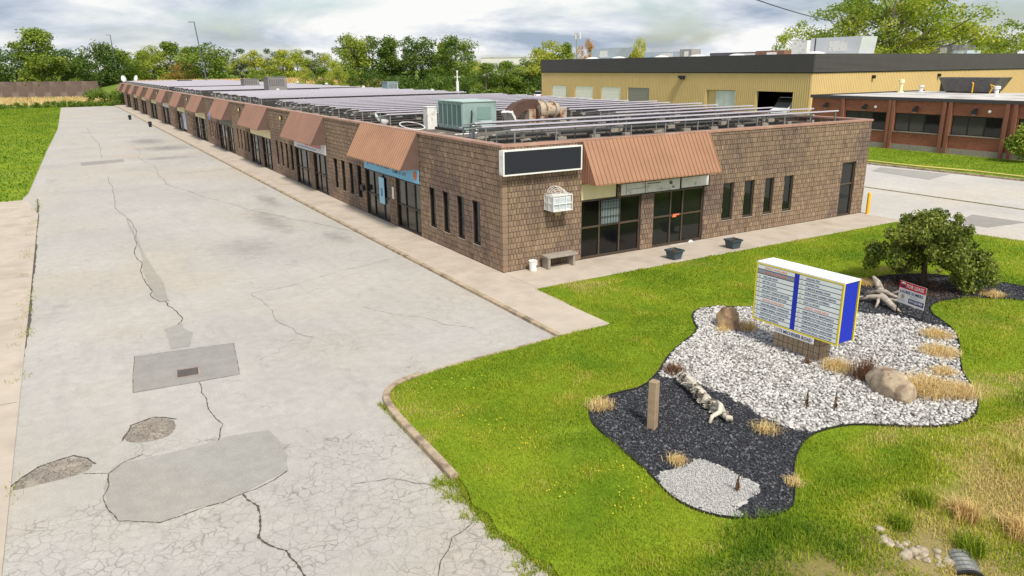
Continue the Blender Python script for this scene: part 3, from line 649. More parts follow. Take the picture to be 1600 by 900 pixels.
for a, c in FS:
    o = unit('F', a, c, .66, 2.22, (), None, M_GLASS, 'window', M_BRONZE, .045)
    b = MB(); wbox(b, 'F', a-.01, c+.01, -.1, .03, .63, .66); b.build('sill', M_CONC_G, o)
for k, a in enumerate(AW):
    e = a+SHOPW
    if e > BL: continue
    g1 = [M_GLASS, M_GLASS_T, M_GLASS, M_GLASS, M_GLASS_D, M_GLASS_T] if k % 3 == 0 else [M_GLASS, M_GLASS_D, M_GLASS]
    unit('L', a, a+2.66, 0, 2.2, (a+.75, a+1.75), 1.05, g1, fm=M_BRONZE_D); unit('L', a+3.5, e, 0, 2.2, (a+4.4, a+5.6), 1.05, M_GLASS if k % 2 else g1[::-1], fm=M_BRONZE_D)
for a, c, k in LS:
    o = unit('L', a, c, .63, 2.25, (), None, M_GLASS, 'window', M_BRONZE_D, .045)
    b = MB(); wbox(b, 'L', a-.01, c+.01, -.1, .035, .6, .63); b.build('sill', M_CONC_G, o)
# header panels over the shopfronts
b = MB(); wbox(b, 'F', 3.34, 4.93, -.06, -.02, 2.22, 2.86); b.build('header_panel', M_CREAM, bld, label='cream header panel over the black shop window')
b = MB(); wbox(b, 'F', 4.95, 5.14, -.1, .02, 2.2, 2.9); b.build('header_post', M_BRONZE_D, bld)
hp = MB(); wbox(hp, 'F', 5.15, 8.15, -.06, -.02, 2.22, 2.64)
hp = hp.build('header_panel', M_WHITE_D, bld, label='stained white header panel with torn film')
for u, z0, z1, w_ in ((5.42, 2.23, 2.6, .015), (6.35, 2.22, 2.62, .02), (7.0, 2.3, 2.31, .5), (5.5, 2.42, 2.43, .9), (6.45, 2.55, 2.58, .7), (7.6, 2.45, 2.56, .14), (7.75, 2.3, 2.36, .1)):
    b = MB(); wbox(b, 'F', u, u+w_, -.02, -.012, z0, z1); b.build('torn_film', mat('torn_film', srgb(96, 90, 84), .8, .2, 9), hp)
b = MB(); wbox(b, 'F', 8.25, 9.7, -.06, -.015, 2.24, 2.64); b.build('header_panel', M_WHITE_D, bld, label='short white header panel above the glass door')
HEAD = [M_BRONZE_D, M_BRONZE_D, M_CREAM, mat('dull_grey_header', srgb(120, 116, 110), .7, .2, 3), M_CREAM, M_CREAM, M_WHITE_D, M_CREAM, M_CREAM, M_CREAM, M_BRONZE_D]
for k, a in enumerate(AW[:-1]):
    b = MB(); wbox(b, 'L', a+.01, a+SHOPW-.01, -.08, -.03, 2.21, 2.83); b.build('header_panel', HEAD[k], bld)
    if k in (0, 3, 6): b = MB(); wbox(b, 'L', a+2.9, a+3.1, .03, .045, 1.2, 1.75); b.build('notice', M_WHITE, bld)
# awnings of ribbed sheet metal
def awning(side, u0, u1, m, sm, rib=.19):
    D, ZB, ZT = .86, 2.9, 4.40; e = .035
    P = (lambda u, d, z: (u, -d, z)) if side == 'F' else (lambda u, d, z: (-d, u, z))
    nrm = Vector((ZT-ZB, D)).normalized()     # (d, z) components of outward normal
    n = int((u1-u0)/rib); s = (u1-u0)/n; prof = []
    for i in range(n): prof += [(u0+i*s, 0), (u0+i*s+s*.72, 0), (u0+i*s+s*.79, e), (u0+i*s+s*.90, e), (u0+i*s+s*.97, 0)]
    prof.append((u1, 0)); b = MB(); k = len(prof)
    for d, z in ((.03, ZT), (D, ZB), (D, ZB-.05)):
        b.v += [P(u, d+nrm.x*h, z+nrm.y*h) for u, h in prof]
    for r in (0, k):
        for i in range(k-1): b.f.append((r+i, r+i+1, r+k+i+1, r+k+i)); b.t.append(.5); b.m.append(0)
    o = recalc(b.build('awning', m, bld))
    for u, t_ in ((u0, .04), (u1-.04, .04)):
        b = MB(); V = [P(u, 0.0, ZT-.02), P(u, .03, ZT-.03), P(u, D-.02, ZB), P(u, D-.02, ZB-.04), P(u, 0.0, ZB-.04)]; W_ = [P(u+t_, 0.0, ZT-.02), P(u+t_, .03, ZT-.03), P(u+t_, D-.02, ZB), P(u+t_, D-.02, ZB-.04), P(u+t_, 0.0, ZB-.04)]
        b.add(V+W_, [(0, 1, 2, 3, 4), (9, 8, 7, 6, 5)]+[(i, (i+1) % 5, 5+(i+1) % 5, 5+i) for i in range(5)])
        for q in range(1, 6):
            d = q*.14
            zt = ZT-.03-(d-.03)*(ZT-ZB)/(D-.03)-.04
            wbox(b, side, u-.012 if u == u0 else u+t_, u if u == u0 else u+t_+.012, d-.02, d+.0, ZB-.03, zt)
        recalc(b.build('side_panel', sm, o))
    b = MB(); wbox(b, side, u0+.05, u1-.05, .02, D-.03, ZB-.04, ZB-.02); b.build('soffit', M_BRONZE_D, o)
    return o
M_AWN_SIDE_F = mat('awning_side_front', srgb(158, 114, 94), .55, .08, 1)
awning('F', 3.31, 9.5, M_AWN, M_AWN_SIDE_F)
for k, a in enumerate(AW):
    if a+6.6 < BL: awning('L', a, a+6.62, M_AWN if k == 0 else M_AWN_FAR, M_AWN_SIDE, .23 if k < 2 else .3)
    else: awning('L', a, BL-.1, M_AWN_FAR, M_AWN_SIDE, .3)
# wall lights fixed high on the block
for y in (28.6, 41.5, 68.5, 96):
    b = MB(); b.box(-.13, -.03, y-.1, y+.1, 3.75, 4.0); o = b.build('wall_light', M_BRONZE_D, bld); MB().box(-.18, -.13, y-.08, y+.08, 3.77, 3.95).build('lens', mat('lamp_lens', srgb(232, 206, 130), .4, .05, 4), o)

# ------------------------------------------------------------------ fixed to or hung on the wall
s = thing('signboard', 'blank dark signboard in a white frame at the building corner', 'sign', (1.46, -.03, 3.43))
MB().box(-1.6, 1.6, -.28, 0, .0, .82).build('cabinet', M_WHITE_D, s)
b = MB()
for a in ((-1.62, 1.62, .79, .84), (-1.62, 1.62, -.02, .03), (-1.62, -1.57, .03, .79), (1.57, 1.62, .03, .79)): b.box(a[0], a[1], -.31, -.285, a[2], a[3])
b.build('frame', M_WHITE, s); MB().box(-1.57, 1.57, -.295, -.283, .03, .79).build('face', M_SIGNFACE, s)
ac = thing('air_conditioner', 'window air conditioner inside a white wire cage on the front wall', 'air conditioner', (2.08, -.03, 2.06)); ac.scale = (.88, .95, .95)
MB().bbox(-.42, .42, -.57, -.02, .03, .56, .015).build('case', mat('ac_case', srgb(226, 228, 228), .5, .05, 4), ac)
b = MB()
for i in range(9): b.box(-.38, .38, -.585, -.572, .1+i*.045, .12+i*.045)
b.build('louvre', mat('ac_louvre', srgb(190, 200, 208), .5, .1, 4), ac)
b = MB(); t = .028
for xx in (-.45, -.16, .15, .45):
    b.box(xx-t/2, xx+t/2, -.62, -.62+t, 0, .6)
for zz_ in (.0, .26, .575): b.box(-.45, .45, -.625, -.625+t, zz_, zz_+t)
for xx in (-.45, .45):
    for zz_ in (0, .27, .575): b.box(xx-t/2, xx+t/2, -.6, 0, zz_, zz_+t)
    for yy in (-.3, -.02): b.box(xx-t/2+.001, xx+t/2-.001, yy-t/2, yy+t/2, 0, .6)
b.box(-.45, .45, -.6, -.02, .0, .015); b.build('cage', M_WHITE, ac)
b = MB()
for i in range(9):
    a0 = [( -.38+.76*i/8, -.04-.0*j, .6+.22*math.sin(math.pi*i/8)*math.cos(j*math.pi/12)) for j in range(1)]
for j in range(6):
    th = j*R(18); b.tube([(.36*math.cos(q*math.pi/10), -.04-.42*math.sin(th), .6+.26*math.sin(q*math.pi/10)*math.cos(th)) for q in range(11)], .008, 4)
for q in range(1, 10, 2):
    b.tube([(.36*math.cos(q*math.pi/10), -.04-.42*math.sin(j*R(18)), .6+.26*math.sin(q*math.pi/10)*math.cos(j*R(18))) for j in range(6)], .008, 4)
b.build('dome_guard', M_WHITE_D, ac)
MB().box(.05, .35, -.03, .0, -.28, -.02).build('bracket', mat('bracket_tan', srgb(176, 156, 120), .8, .1, 5), ac)
gr = thing('window_grille', 'black bar security grille over the middle shop window pane', 'grille', (4.68, .03, 1.2))
MB().box(-.42, .42, -.005, .004, .0, .92).build('backing', mat('frosted_sheet', srgb(120, 132, 134), .3, .08, 3), gr)
b = MB()
for i in range(7): b.tube([(-.4+i*.133, -.05, 0), (-.4+i*.133, -.05, .85), (-.4+i*.133+(.03 if i < 3 else -.03 if i > 3 else 0), -.05, .95)], .009, 5)
for z in (.02, .3, .6, .86): b.box(-.45, .45, -.06, -.045, z, z+.02)
b.build('bars', M_BLACK, gr)
bn = thing('banner', 'sky blue banner with dark lettering under the nearest side awning', 'banner', (-.035, AW[0], 2.24))
MB().box(-.02, 0, .02, SHOPW-.03, 0, .6).build('sheet', M_SKYBLUE, bn)
ML = Matrix(((0, 0, -1, 0), (-1, 0, 0, 0), (0, 1, 0, 0), (0, 0, 0, 1)))       # text plane facing -X
text('lettering', "JAN'S PRO SHELX", .34, M_NAVY, bn, Matrix.Translation((-.023, 6.1, .38)) @ ML, 2.9)
text('lettering', "CAMP ST. 519", .2, M_NAVY, bn, Matrix.Translation((-.023, 2.9, .24)) @ ML, 1.5)
e = MB().lathe([(0, 0), (.2, .0)], 14).build('emblem', mat('emblem_orange', srgb(206, 110, 70), .5, .15, 7), bn)
e.location = (-.024, .36, .32); e.rotation_euler = (0, R(-90), 0)
st2 = thing('poster', 'pale blue poster on the shop door beneath the blue banner', 'poster', (.03, AW[0]+4.55, .75))
MB().box(-.012, 0, -.33, .33, 0, 1.25).build('sheet', mat('poster_blue', srgb(150, 200, 222), .5, .08, 3), st2)
MB().box(-.015, -.0125, -.12, .12, .35, .75).build('figure', mat('poster_figure', srgb(70, 130, 170), .5, .1, 4), st2)
b2 = thing('shop_sign', 'white shop sign with red and blue print under the second awning', 'sign', (-.035, AW[1], 2.26))
MB().box(-.02, 0, .02, SHOPW-.03, 0, .58).build('sheet', mat('shop_sign_white', srgb(214, 212, 214), .5, .08, 2), b2)
b = MB()
for i in range(9): b.box(-.024, -.0205, .9+i*.36, .9+i*.36+.27, .26, .5+.04*(i % 2))
b.build('print', mat('faded_red_print', srgb(206, 96, 104), .5, .1, 4), b2)
b = MB()
for i in range(16): b.box(-.024, -.0205, 1.9+i*.25, 1.9+i*.25+.18, .1, .17)
b.build('print', mat('faded_blue_print', srgb(110, 120, 190), .5, .1, 4), b2)
ds = thing('window_sign', 'blue and white sign panel in the sixth shopfront', 'sign', (.02, AW[5]+.3, .3)); MB().box(-.02, 0, 0, 2.1, 0, 1.85).build('sheet', mat('sign_pale_blue', srgb(170, 186, 214), .5, .25, .9, col2=srgb(50, 60, 100), c2at=(.5, .6)), ds)
rs = thing('round_sign', 'round blue sign on the wall beside the fourth awning', 'sign', (-.03, AW[3]+4.9, 2.95)); q = MB().lathe([(0, -.03), (.34, -.03), (.36, -.015), (.36, 0), (0, 0)], 18).build('disc', mat('round_blue', srgb(120, 130, 190), .5, .15, 4), rs); q.rotation_euler = (0, R(90), 0); q.location = (-.95, 0, 0)
MB().box(-.95, .03, -.02, .02, -.02, .02).build('arm', M_BLACK, rs)
mb = thing('mailbox', 'small dark mailbox on the wall left of the blue banner', 'mailbox', (-.04, AW[0]+SHOPW+.28, 1.1)); MB().bbox(-.14, 0, -.2, .2, 0, .26, .03).build('box', M_BLACK, mb)

# ================================================================== PLANTING BED AND LAWN
def blobs(name, P, size, mat_, squash=.6, jitter=.25, sub=0, smooth=True, parent=None):
    """many small stones: a jittered icosahedron for each point (x, y, z)"""
    g = (1+5**.5)/2
    I = np.array([(-1, g, 0), (1, g, 0), (-1, -g, 0), (1, -g, 0), (0, -1, g), (0, 1, g), (0, -1, -g), (0, 1, -g), (g, 0, -1), (g, 0, 1), (-g, 0, -1), (-g, 0, 1)])/math.hypot(1, g)
    F = np.array([(0, 11, 5), (0, 5, 1), (0, 1, 7), (0, 7, 10), (0, 10, 11), (1, 5, 9), (5, 11, 4), (11, 10, 2), (10, 7, 6), (7, 1, 8), (3, 9, 4), (3, 4, 2), (3, 2, 6), (3, 6, 8), (3, 8, 9), (4, 9, 5), (2, 4, 11), (6, 2, 10), (8, 6, 7), (9, 8, 1)])
    n = len(P); S = size if isinstance(size, np.ndarray) else rng.uniform(size[0], size[1], n)
    V = I[None]*(1+rng.uniform(-jitter, jitter, (n, 12, 1)))
    V = V*np.stack([rng.uniform(.75, 1.35, n), rng.uniform(.65, 1., n), np.full(n, squash)*rng.uniform(.8, 1.2, n)], 1)[:, None]
    a = rng.uniform(0, 6.28, n); c, s_ = np.cos(a), np.sin(a); tl = rng.normal(0, .3, n)
    X = V[..., 0]*c[:, None]-V[..., 1]*s_[:, None]; Y = V[..., 0]*s_[:, None]+V[..., 1]*c[:, None]; Z = V[..., 2]+X*tl[:, None]
    W_ = np.stack([X, Y, Z], -1)*S[:, None, None]+np.asarray(P)[:, None]
    FF = (F[None]+np.arange(n)[:, None, None]*12).reshape(-1, 3)
    return raw_mesh(name, W_.reshape(-1, 3), FF, np.repeat(rng.random(n), 20), mat_, smooth)
BED = [(2.59, -6.69), (2.02, -7.15), (1.44, -8.04), (.2, -8.57), (-.67, -9.05), (-1.35, -9.57), (-2.29, -10.09), (-3.02, -9.99), (-3.52, -10.06), (-3.98, -10.33), (-4.29, -10.82), (-4.39, -11.4), (-4.52, -12.34), (-4.59, -12.95), (-4.77, -13.57), (-4.77, -14.02), (-4.61, -14.44), (-4.27, -14.79), (-3.79, -15.0), (-3.35, -15.0), (-2.92, -14.72), (-2.44, -14.29), (-1.74, -13.8), (-1.02, -13.51), (-.37, -13.54), (.18, -13.72), (.72, -14.19), (1.33, -14.6), (1.86, -14.81), (2.53, -14.76), (3.2, -14.47), (3.91, -13.96), (4.45, -13.45), (5.36, -12.87), (6.45, -12.27), (7.28, -11.64), (7.76, -11.02), (8.08, -10.55), (8.72, -10.12), (9.49, -10.02), (10.29, -10.15), (11.2, -10.81), (11.57, -11.35), (12.3, -11.6), (13.15, -10.9), (12.97, -9.51), (11.9, -7.9), (10.34, -7.34), (9.34, -7.43), (7.0, -7.7), (4.9, -7.75), (3.9, -7.2), (3.3, -6.7)]
BED = smooth_poly(BED, 1)
B1 = [(-1.35, -9.3), (-1.6, -9.85), (-1.28, -10.14), (-1.11, -10.79), (-1.01, -11.45), (-1.15, -12.28), (-1.22, -12.91), (-.91, -13.45), (-.9, -16), (-6, -16), (-6, -9), (-2.3, -9)]
B2 = [(6.5, -7.0), (5.95, -8.3), (6.4, -9.48), (6.97, -10.18), (7.06, -10.89), (7.28, -11.64), (7.6, -12.2), (15, -12.5), (15, -6)]
B3 = [(-4.48, -13.08), (-3.47, -13.08), (-3.32, -13.62), (-3.29, -14.25), (-3.46, -14.43), (-4.06, -14.46), (-4.30, -14.9), (-4.72, -14.5), (-5, -14.05), (-5, -13.6)]
st(sheet('planting_bed', BED, .002, M_MULCHB))
def scatter(poly, dens, test=None):
    xs, ys = [p[0] for p in poly], [p[1] for p in poly]; A = (max(xs)-min(xs))*(max(ys)-min(ys)); n = int(A*dens)
    P = np.column_stack([rng.uniform(min(xs), max(xs), n), rng.uniform(min(ys), max(ys), n)]); P = P[inpoly(P, poly)]
    if poly is BED: P = P[np.all([inpoly(P+np.array(q_), poly) for q_ in ((-.045, 0), (.045, 0), (0, .045), (0, -.045))], axis=0)]
    if test is not None: P = P[test(P)]
    return P
# neighbouring bed materials: the border wavers a little
def wob(P): return P+np.column_stack([np.sin(P[:, 1]*9)*.05, np.cos(P[:, 0]*8)*.05])
in1 = lambda P: inpoly(wob(P), B1); in2 = lambda P: inpoly(wob(P), B2); in3 = lambda P: inpoly(wob(P), B3)
def cellsheet(name, test, z, m, st_=.09):
    xs = np.arange(-5, 13.5, st_); ys = np.arange(-15.2, -6.4, st_); X, Y = np.meshgrid(xs, ys); Pc = np.column_stack([X.ravel(), Y.ravel()]); Pc = Pc[np.all([inpoly(Pc+np.array(q_), BED) for q_ in ((-.06, -.06), (.06, -.06), (.06, .06), (-.06, .06))], axis=0)]; Pc = Pc[test(Pc)]
    h_ = st_/2; V = np.stack([np.column_stack([Pc[:, 0]+a, Pc[:, 1]+b_, np.full(len(Pc), z)]) for a, b_ in ((-h_, -h_), (h_, -h_), (h_, h_), (-h_, h_))], 1)
    o = inst(name, raw_mesh(name, V.reshape(-1, 3), np.arange(len(Pc)*4).reshape(-1, 4), np.full(len(Pc), .5), m)); o['kind'] = 'structure'
cellsheet('pebble_bed', lambda P: ~(in1(P) | in2(P)), .006, M_PEBB); cellsheet('gravel_bed', in3, .006, M_GRAVB)
P = scatter(BED, 420, lambda P: ~(in1(P) | in2(P))); S = rng.uniform(.026, .05, len(P)); far_ = P[:, 0] > 3.5; keep = ~(far_ & (rng.random(len(P)) < .15)); P, S = P[keep], S[keep]
o = inst('white_pebbles', blobs('white_pebbles', np.column_stack([P, rng.uniform(.01, .045, len(P))]), S, M_PEB, .62, .22), None, label='bed of rounded white pebbles around the tenant sign', cat='pebbles', kind='stuff')
P = scatter(BED, 650, lambda P: (in1(P) | in2(P)) & ~in3(P) & ~((P[:, 0] > 3) & (rng.random(len(P)) < .4)))
o = inst('slate_mulch', blobs('slate_mulch', np.column_stack([P, rng.uniform(.004, .02, len(P))]), (.014, .034), M_SLATE, .5, .4, smooth=False), None, label='dark slate chip mulch covering the ends of the bed', cat='mulch', kind='stuff')
P = scatter([(max(-4.95, x), y) for x, y in B3], 3600, lambda P: inpoly(P, BED))
o = inst('grey_gravel', blobs('grey_gravel', np.column_stack([P, rng.uniform(.012, .03, len(P))]), (.007, .015), M_GRAV, .6, .3, smooth=False), None, label='patch of fine pale grey gravel at the near end of the bed', cat='gravel', kind='stuff')
ed = BED+[BED[0]]
sweep('bed_edging', [(x, y) for x, y in ed], [(-.008, -.05), (-.008, .035), (.008, .035), (.008, -.05)], M_EDGE, None, label='thin black plastic edging strip around the planting bed', cat='edging')

def blade_mesh(name, P, h, wd, lean, tone, mat_, lmin=.2):
    """one bent blade (two triangles) per point; h, wd, tone arrays"""
    n = len(P); a = rng.uniform(0, 6.28, n); d = np.column_stack([np.cos(a), np.sin(a), np.zeros(n)]); s_ = np.column_stack([-np.sin(a), np.cos(a), np.zeros(n)])
    ln = rng.uniform(lmin, 1., n)*lean; base = np.asarray(P); zv = np.array([0, 0, 1.])
    mid = base+zv*(h*.6)[:, None]+d*(h*ln*.3)[:, None]; tip = base+zv*(h*np.sqrt(np.maximum(.1, 1-ln**2)))[:, None]+d*(h*ln)[:, None]
    V = np.stack([base-s_*wd[:, None]*.5, base+s_*wd[:, None]*.5, mid+s_*wd[:, None]*.4, tip, mid-s_*wd[:, None]*.4], 1)
    i = np.arange(n)[:, None]*5; F = np.concatenate([np.hstack([i, i+1, i+2]), np.hstack([i, i+2, i+4]), np.hstack([i+4, i+2, i+3])])
    return raw_mesh(name, V.reshape(-1, 3), F, np.tile(tone, 3), mat_)
def nz(P, s, o=0.): return np.array([mnoise.noise((x*s+o, y*s-o, o)) for x, y in P])
def dens_keep(P):
    d = np.hypot(P[:, 0]-CAM.x, P[:, 1]-CAM.y); return rng.random(len(P)) < np.clip((15./d)**1.6, .12, 1)
LTOP = [p for p in LAWN]
P = scatter(LTOP, 1500, dens_keep); P = P[~inpoly(P, BED)]
big = nz(P, .35, 3); fine = nz(P, 1.5, 7); dr = np.clip((-13.0-P[:, 1]+nz(P, .5, 1)*1.8+np.clip(P[:, 0], -6, 6)*.22)*.5, 0, 1)
tone = np.clip(.48+big*.55+fine*.34+rng.normal(0, .12, len(P))+dr*.32, 0, 1)
h = rng.uniform(.03, .08, len(P))*(1+.9*np.clip(fine, -.6, 1)); d = np.hypot(P[:, 0]-CAM.x, P[:, 1]-CAM.y); wd = rng.uniform(.006, .011, len(P))*np.clip(d/13, 1, 2.2)
inst('lawn_grass', blade_mesh('lawn_grass', np.column_stack([P, np.full(len(P), -.012)]), h, wd, .9, tone, M_BLADE), None, label='bright green mown grass of the front lawn', cat='grass', kind='stuff')
# rough growth towards the ditch
PD = np.column_stack([rng.uniform(-7.4, 5, 130000), rng.uniform(-19.0, -14.2, 130000)]); k = nz(PD, .8, 5)+.5*nz(PD, 2.2, 2); keep = (k > -.30+.34*np.clip((-15.0-PD[:, 1])/1.5, 0, 1)*np.clip((PD[:, 0]+5.2)/1.5, .2, 1)-.16-.5*np.clip((PD[:, 1]+15.6+nz(PD, .7, 21)*1.1)/.7, 0, 1)+rng.normal(0, .16, len(PD))) & ~((PD[:, 1] > -15.2) & inpoly(PD, BED)); PD = PD[keep & ~((PD[:, 1] > -15.2) & (rng.random(len(PD)) < np.clip((PD[:, 1]+15.2)*1.0+.35, 0, 1)))]
z = np.array([ditch_z(x, y) if y < -15.2 else -.01 for x, y in PD]); ts = np.clip(.30+nz(PD, .7, 9)*.6+.25*nz(PD, 2.1, 4)+rng.normal(0, .16, len(PD))+.16*np.clip(PD[:, 0]+4.6, 0, 4)*np.clip((-14.6-PD[:, 1])/1.2, .2, 1), 0, 1); tall = 1+3.0*np.clip(nz(PD, .6, 12), 0, 1)
gl = np.clip((PD[:, 1]+15.6+nz(PD, .7, 21)*1.1-.12*np.clip(PD[:, 0]+3, 0, 5))/.7, 0, 1); ts = ts*(1-gl)+gl*np.clip(.38+.3*nz(PD, .6, 8)+rng.normal(0, .13, len(PD)), 0, 1)
inst('ditch_grass', blade_mesh('ditch_grass', np.column_stack([PD, z]), rng.uniform(.03, .10, len(PD))*tall, rng.uniform(.008, .014, len(PD)), .95, ts, M_BLADE), None, label='patchy rough grass on the ditch bank at the lower right', cat='grass', kind='stuff')
# weeds in the broken edge of the asphalt and along the kerb
pw = []
for _ in range(30):
    t = random.random(); y = -11.0-t*4.2; x = -7.62-.10*math.sin(t*9)+random.uniform(-.28, .1); r = random.uniform(.03, .12)
    pw += [(x+random.gauss(0, r), y+random.gauss(0, r)) for _ in range(int(60*r/.06))]
for _ in range(60):
    t = random.random(); y = -7.6-t*3.6; pw += [(-7.56+random.gauss(0, .03), y+random.gauss(0, .06)) for _ in range(22)]
for _ in range(16):
    y = random.uniform(-8, 28); pw += [(-14.28+random.gauss(0, .1), y+random.gauss(0, .2)) for _ in range(30)]
for _ in range(14):
    y = random.uniform(-2, 26); pw += [(-14.5+random.gauss(0, .12), y+random.gauss(0, .12)) for _ in range(20)]
for _ in range(2600):
    y = -11.15-random.random()*4.0; pw.append((float(np.interp(-y, [11.1, 12.1, 12.95, 13.75, 14.4, 15.2], [-7.51, -7.68, -7.68, -7.58, -7.46, -7.42]))+random.gauss(-.01, .045), y))
pw = np.array(pw); inst('edge_weeds', blade_mesh('edge_weeds', np.column_stack([pw, np.full(len(pw), ZA)]), rng.uniform(.03, .10, len(pw)), rng.uniform(.008, .014, len(pw)), .95, np.clip(rng.normal(.5, .18, len(pw)), 0, 1), M_BLADE), None, label='small weeds growing in the asphalt joints beside the kerbs', cat='weeds', kind='stuff')
for i, (x, y, r_, hh_, m_, lb) in enumerate(((-1.55, -16.9, .28, .42, M_BLADE, 'tall green weed tussock right of the culvert pipe'), (-.9, -16.4, .3, .4, M_STRAW, 'straw coloured tussock on the ditch bank'), (-2.15, -16.1, .2, .26, M_BLADE, 'bright green tussock above the riprap stones'), (-.4, -17.0, .3, .45, M_STRAW, 'tall dry tussock at the lower right edge'), (-1.3, -15.9, .25, .3, M_BLADE, 'low green tussock on the upper ditch bank'))):
    n = 420; P_ = np.column_stack([np.clip(rng.normal(0, r_*.4, n), -r_, r_), np.clip(rng.normal(0, r_*.4, n), -r_, r_), np.zeros(n)]); inst('weed_tussock', blade_mesh('weed_tussock', P_, rng.uniform(hh_*.4, hh_, n), rng.uniform(.007, .014, n), .8, rng.random(n)*.75, m_), None, (x, y, ditch_z(x, y)-.01), label=lb, cat='weeds', group='weed tussocks on the ditch bank')
# yellow wildflowers dotted in the lawn
FP = [(-5.9, -11.0, .45), (-5.3, -12.4, .5), (-4.7, -12.9, .3), (-6.6, -9.0, .5), (-5.6, -13.6, .45), (-5.2, -13.2, .35), (-6.2, -10.1, .7), (-5.9, -7.6, .8), (-6.3, -12.7, .3), (.9, -15.0, .2)]
pf = np.concatenate([np.column_stack([rng.normal(x, r*.5, int(26*r)), rng.normal(y, r*.4, int(26*r))]) for x, y, r in FP]); pf = pf[~inpoly(pf, BED)]
inst('yellow_wildflowers', blobs('yellow_wildflowers', np.column_stack([pf, rng.uniform(.05, .08, len(pf))]), (.010, .020), M_FLOWER, .5, .2), None, label='small yellow wildflowers scattered through the lawn', cat='flowers', kind='stuff')
# dry clumps
def clump(name, x, y, r, n, h, m, label, cat, z=.02, lean=1.0, grp=None):
    P = np.column_stack([np.clip(rng.normal(0, r*.42, n), -r*.9, r*.9), np.clip(rng.normal(0, r*.42, n), -r*.9, r*.9), np.zeros(n)])
    me = blade_mesh(name, P, rng.uniform(h*.4, h, n), rng.uniform(.005, .011, n), lean, rng.random(n), m, .75 if m is M_STRAW else .3)
    return inst(name, me, None, (x, y, z), label=label, cat=cat, group=grp)
clump('dry_grass_clump', 2.75, -13.6, .55, 1500, .5, M_STRAW, 'large golden dry grass clump right of the boulder', 'dry grass', grp='dry grass clumps')
clump('dry_grass_clump', 3.2, -14.05, .45, 900, .4, M_STRAW, 'golden dry grass clump at the curved pebble edge', 'dry grass', grp='dry grass clumps')
clump('dry_grass_clump', 5.2, -12.45, .5, 900, .28, M_STRAW, 'low tan dry grass by the right pebble edge', 'dry grass', grp='dry grass clumps')
clump('dry_grass_clump', 6.3, -11.75, .4, 600, .3, M_STRAW, 'tan dry grass below the for lease sign', 'dry grass', grp='dry grass clumps')
clump('dry_grass_clump', 4.1, -13.2, .35, 400, .22, M_STRAW, 'thin straw tuft on the pebbles near the lawn edge', 'dry grass', grp='dry grass clumps')
clump('dry_grass_clump', -3.75, -10.4, .3, 300, .3, M_STRAW, 'pale straw tuft on the slate mulch behind the timber post', 'dry grass', grp='dry grass clumps')
clump('dry_grass_clump', -3.95, -12.95, .2, 160, .24, M_STRAW, 'small straw tuft beside the grey gravel patch', 'dry grass', grp='dry grass clumps')
clump('dry_grass_clump', -1.6, -12.95, .3, 220, .25, M_STRAW, 'sparse straw tuft on mulch near the white pebbles', 'dry grass', grp='dry grass clumps')
clump('dry_grass_clump', -2.75, -14.55, .16, 120, .22, M_STRAW, 'little straw tuft at the bottom corner of the mulch', 'dry grass', grp='dry grass clumps')
clump('dead_weeds', -1.15, -9.85, .28, 320, .32, M_DEAD, 'brown dead weeds at the upper end of the pale log', 'dead weeds')
clump('dead_weeds', 2.55, -8.75, .3, 260, .45, M_STRAW, 'tan dead weeds left of the tenant sign base', 'dead weeds')
clump('dead_weeds', 2.2, -11.75, .38, 500, .4, M_STRAW, 'straw coloured weeds at the right foot of the tenant sign', 'dead weeds')
clump('dead_weeds', 2.25, -12.4, .34, 420, .62, M_DEAD, 'tall rusty dead weeds between the sign and the boulder', 'dead weeds', lean=.5)
clump('dead_weeds', 1.9, -8.45, .2, 120, .25, M_STRAW, 'thin dry weeds beside the ochre rock', 'dead weeds')
clump('dead_weeds', 1.95, -11.15, .15, 90, .25, M_DEAD, 'small brown weeds against the sign base', 'dead weeds')
def spike(x, y, h, label):
    b = MB()
    for i in range(26):
        z = h*(.15+.85*random.random()); r = .06*(1-z/h)+.012; a = random.random()*6.28
        b.add([(r*math.cos(a), r*math.sin(a), z), (r*.4*math.cos(a+1), r*.4*math.sin(a+1), z+.05), (.3*r*math.cos(a-1), .3*r*math.sin(a-1), z-.03)], [(0, 1, 2)], random.random())
    b.tube([(0, 0, 0), (.01, 0, h)], [.012, .004], 5, tone=.2); o = b.build('dock_spike', M_DEAD, None, label=label, cat='dead plant', group='brown dock spikes'); o.location = (x, y, .02)
spike(-.15, -12.75, .42, 'left one of two brown seed spikes in the white pebbles'); spike(.3, -13.1, .42, 'right one of two brown seed spikes in the white pebbles'); spike(-3.75, -14.2, .3, 'brown seed spike standing in the grey gravel patch')

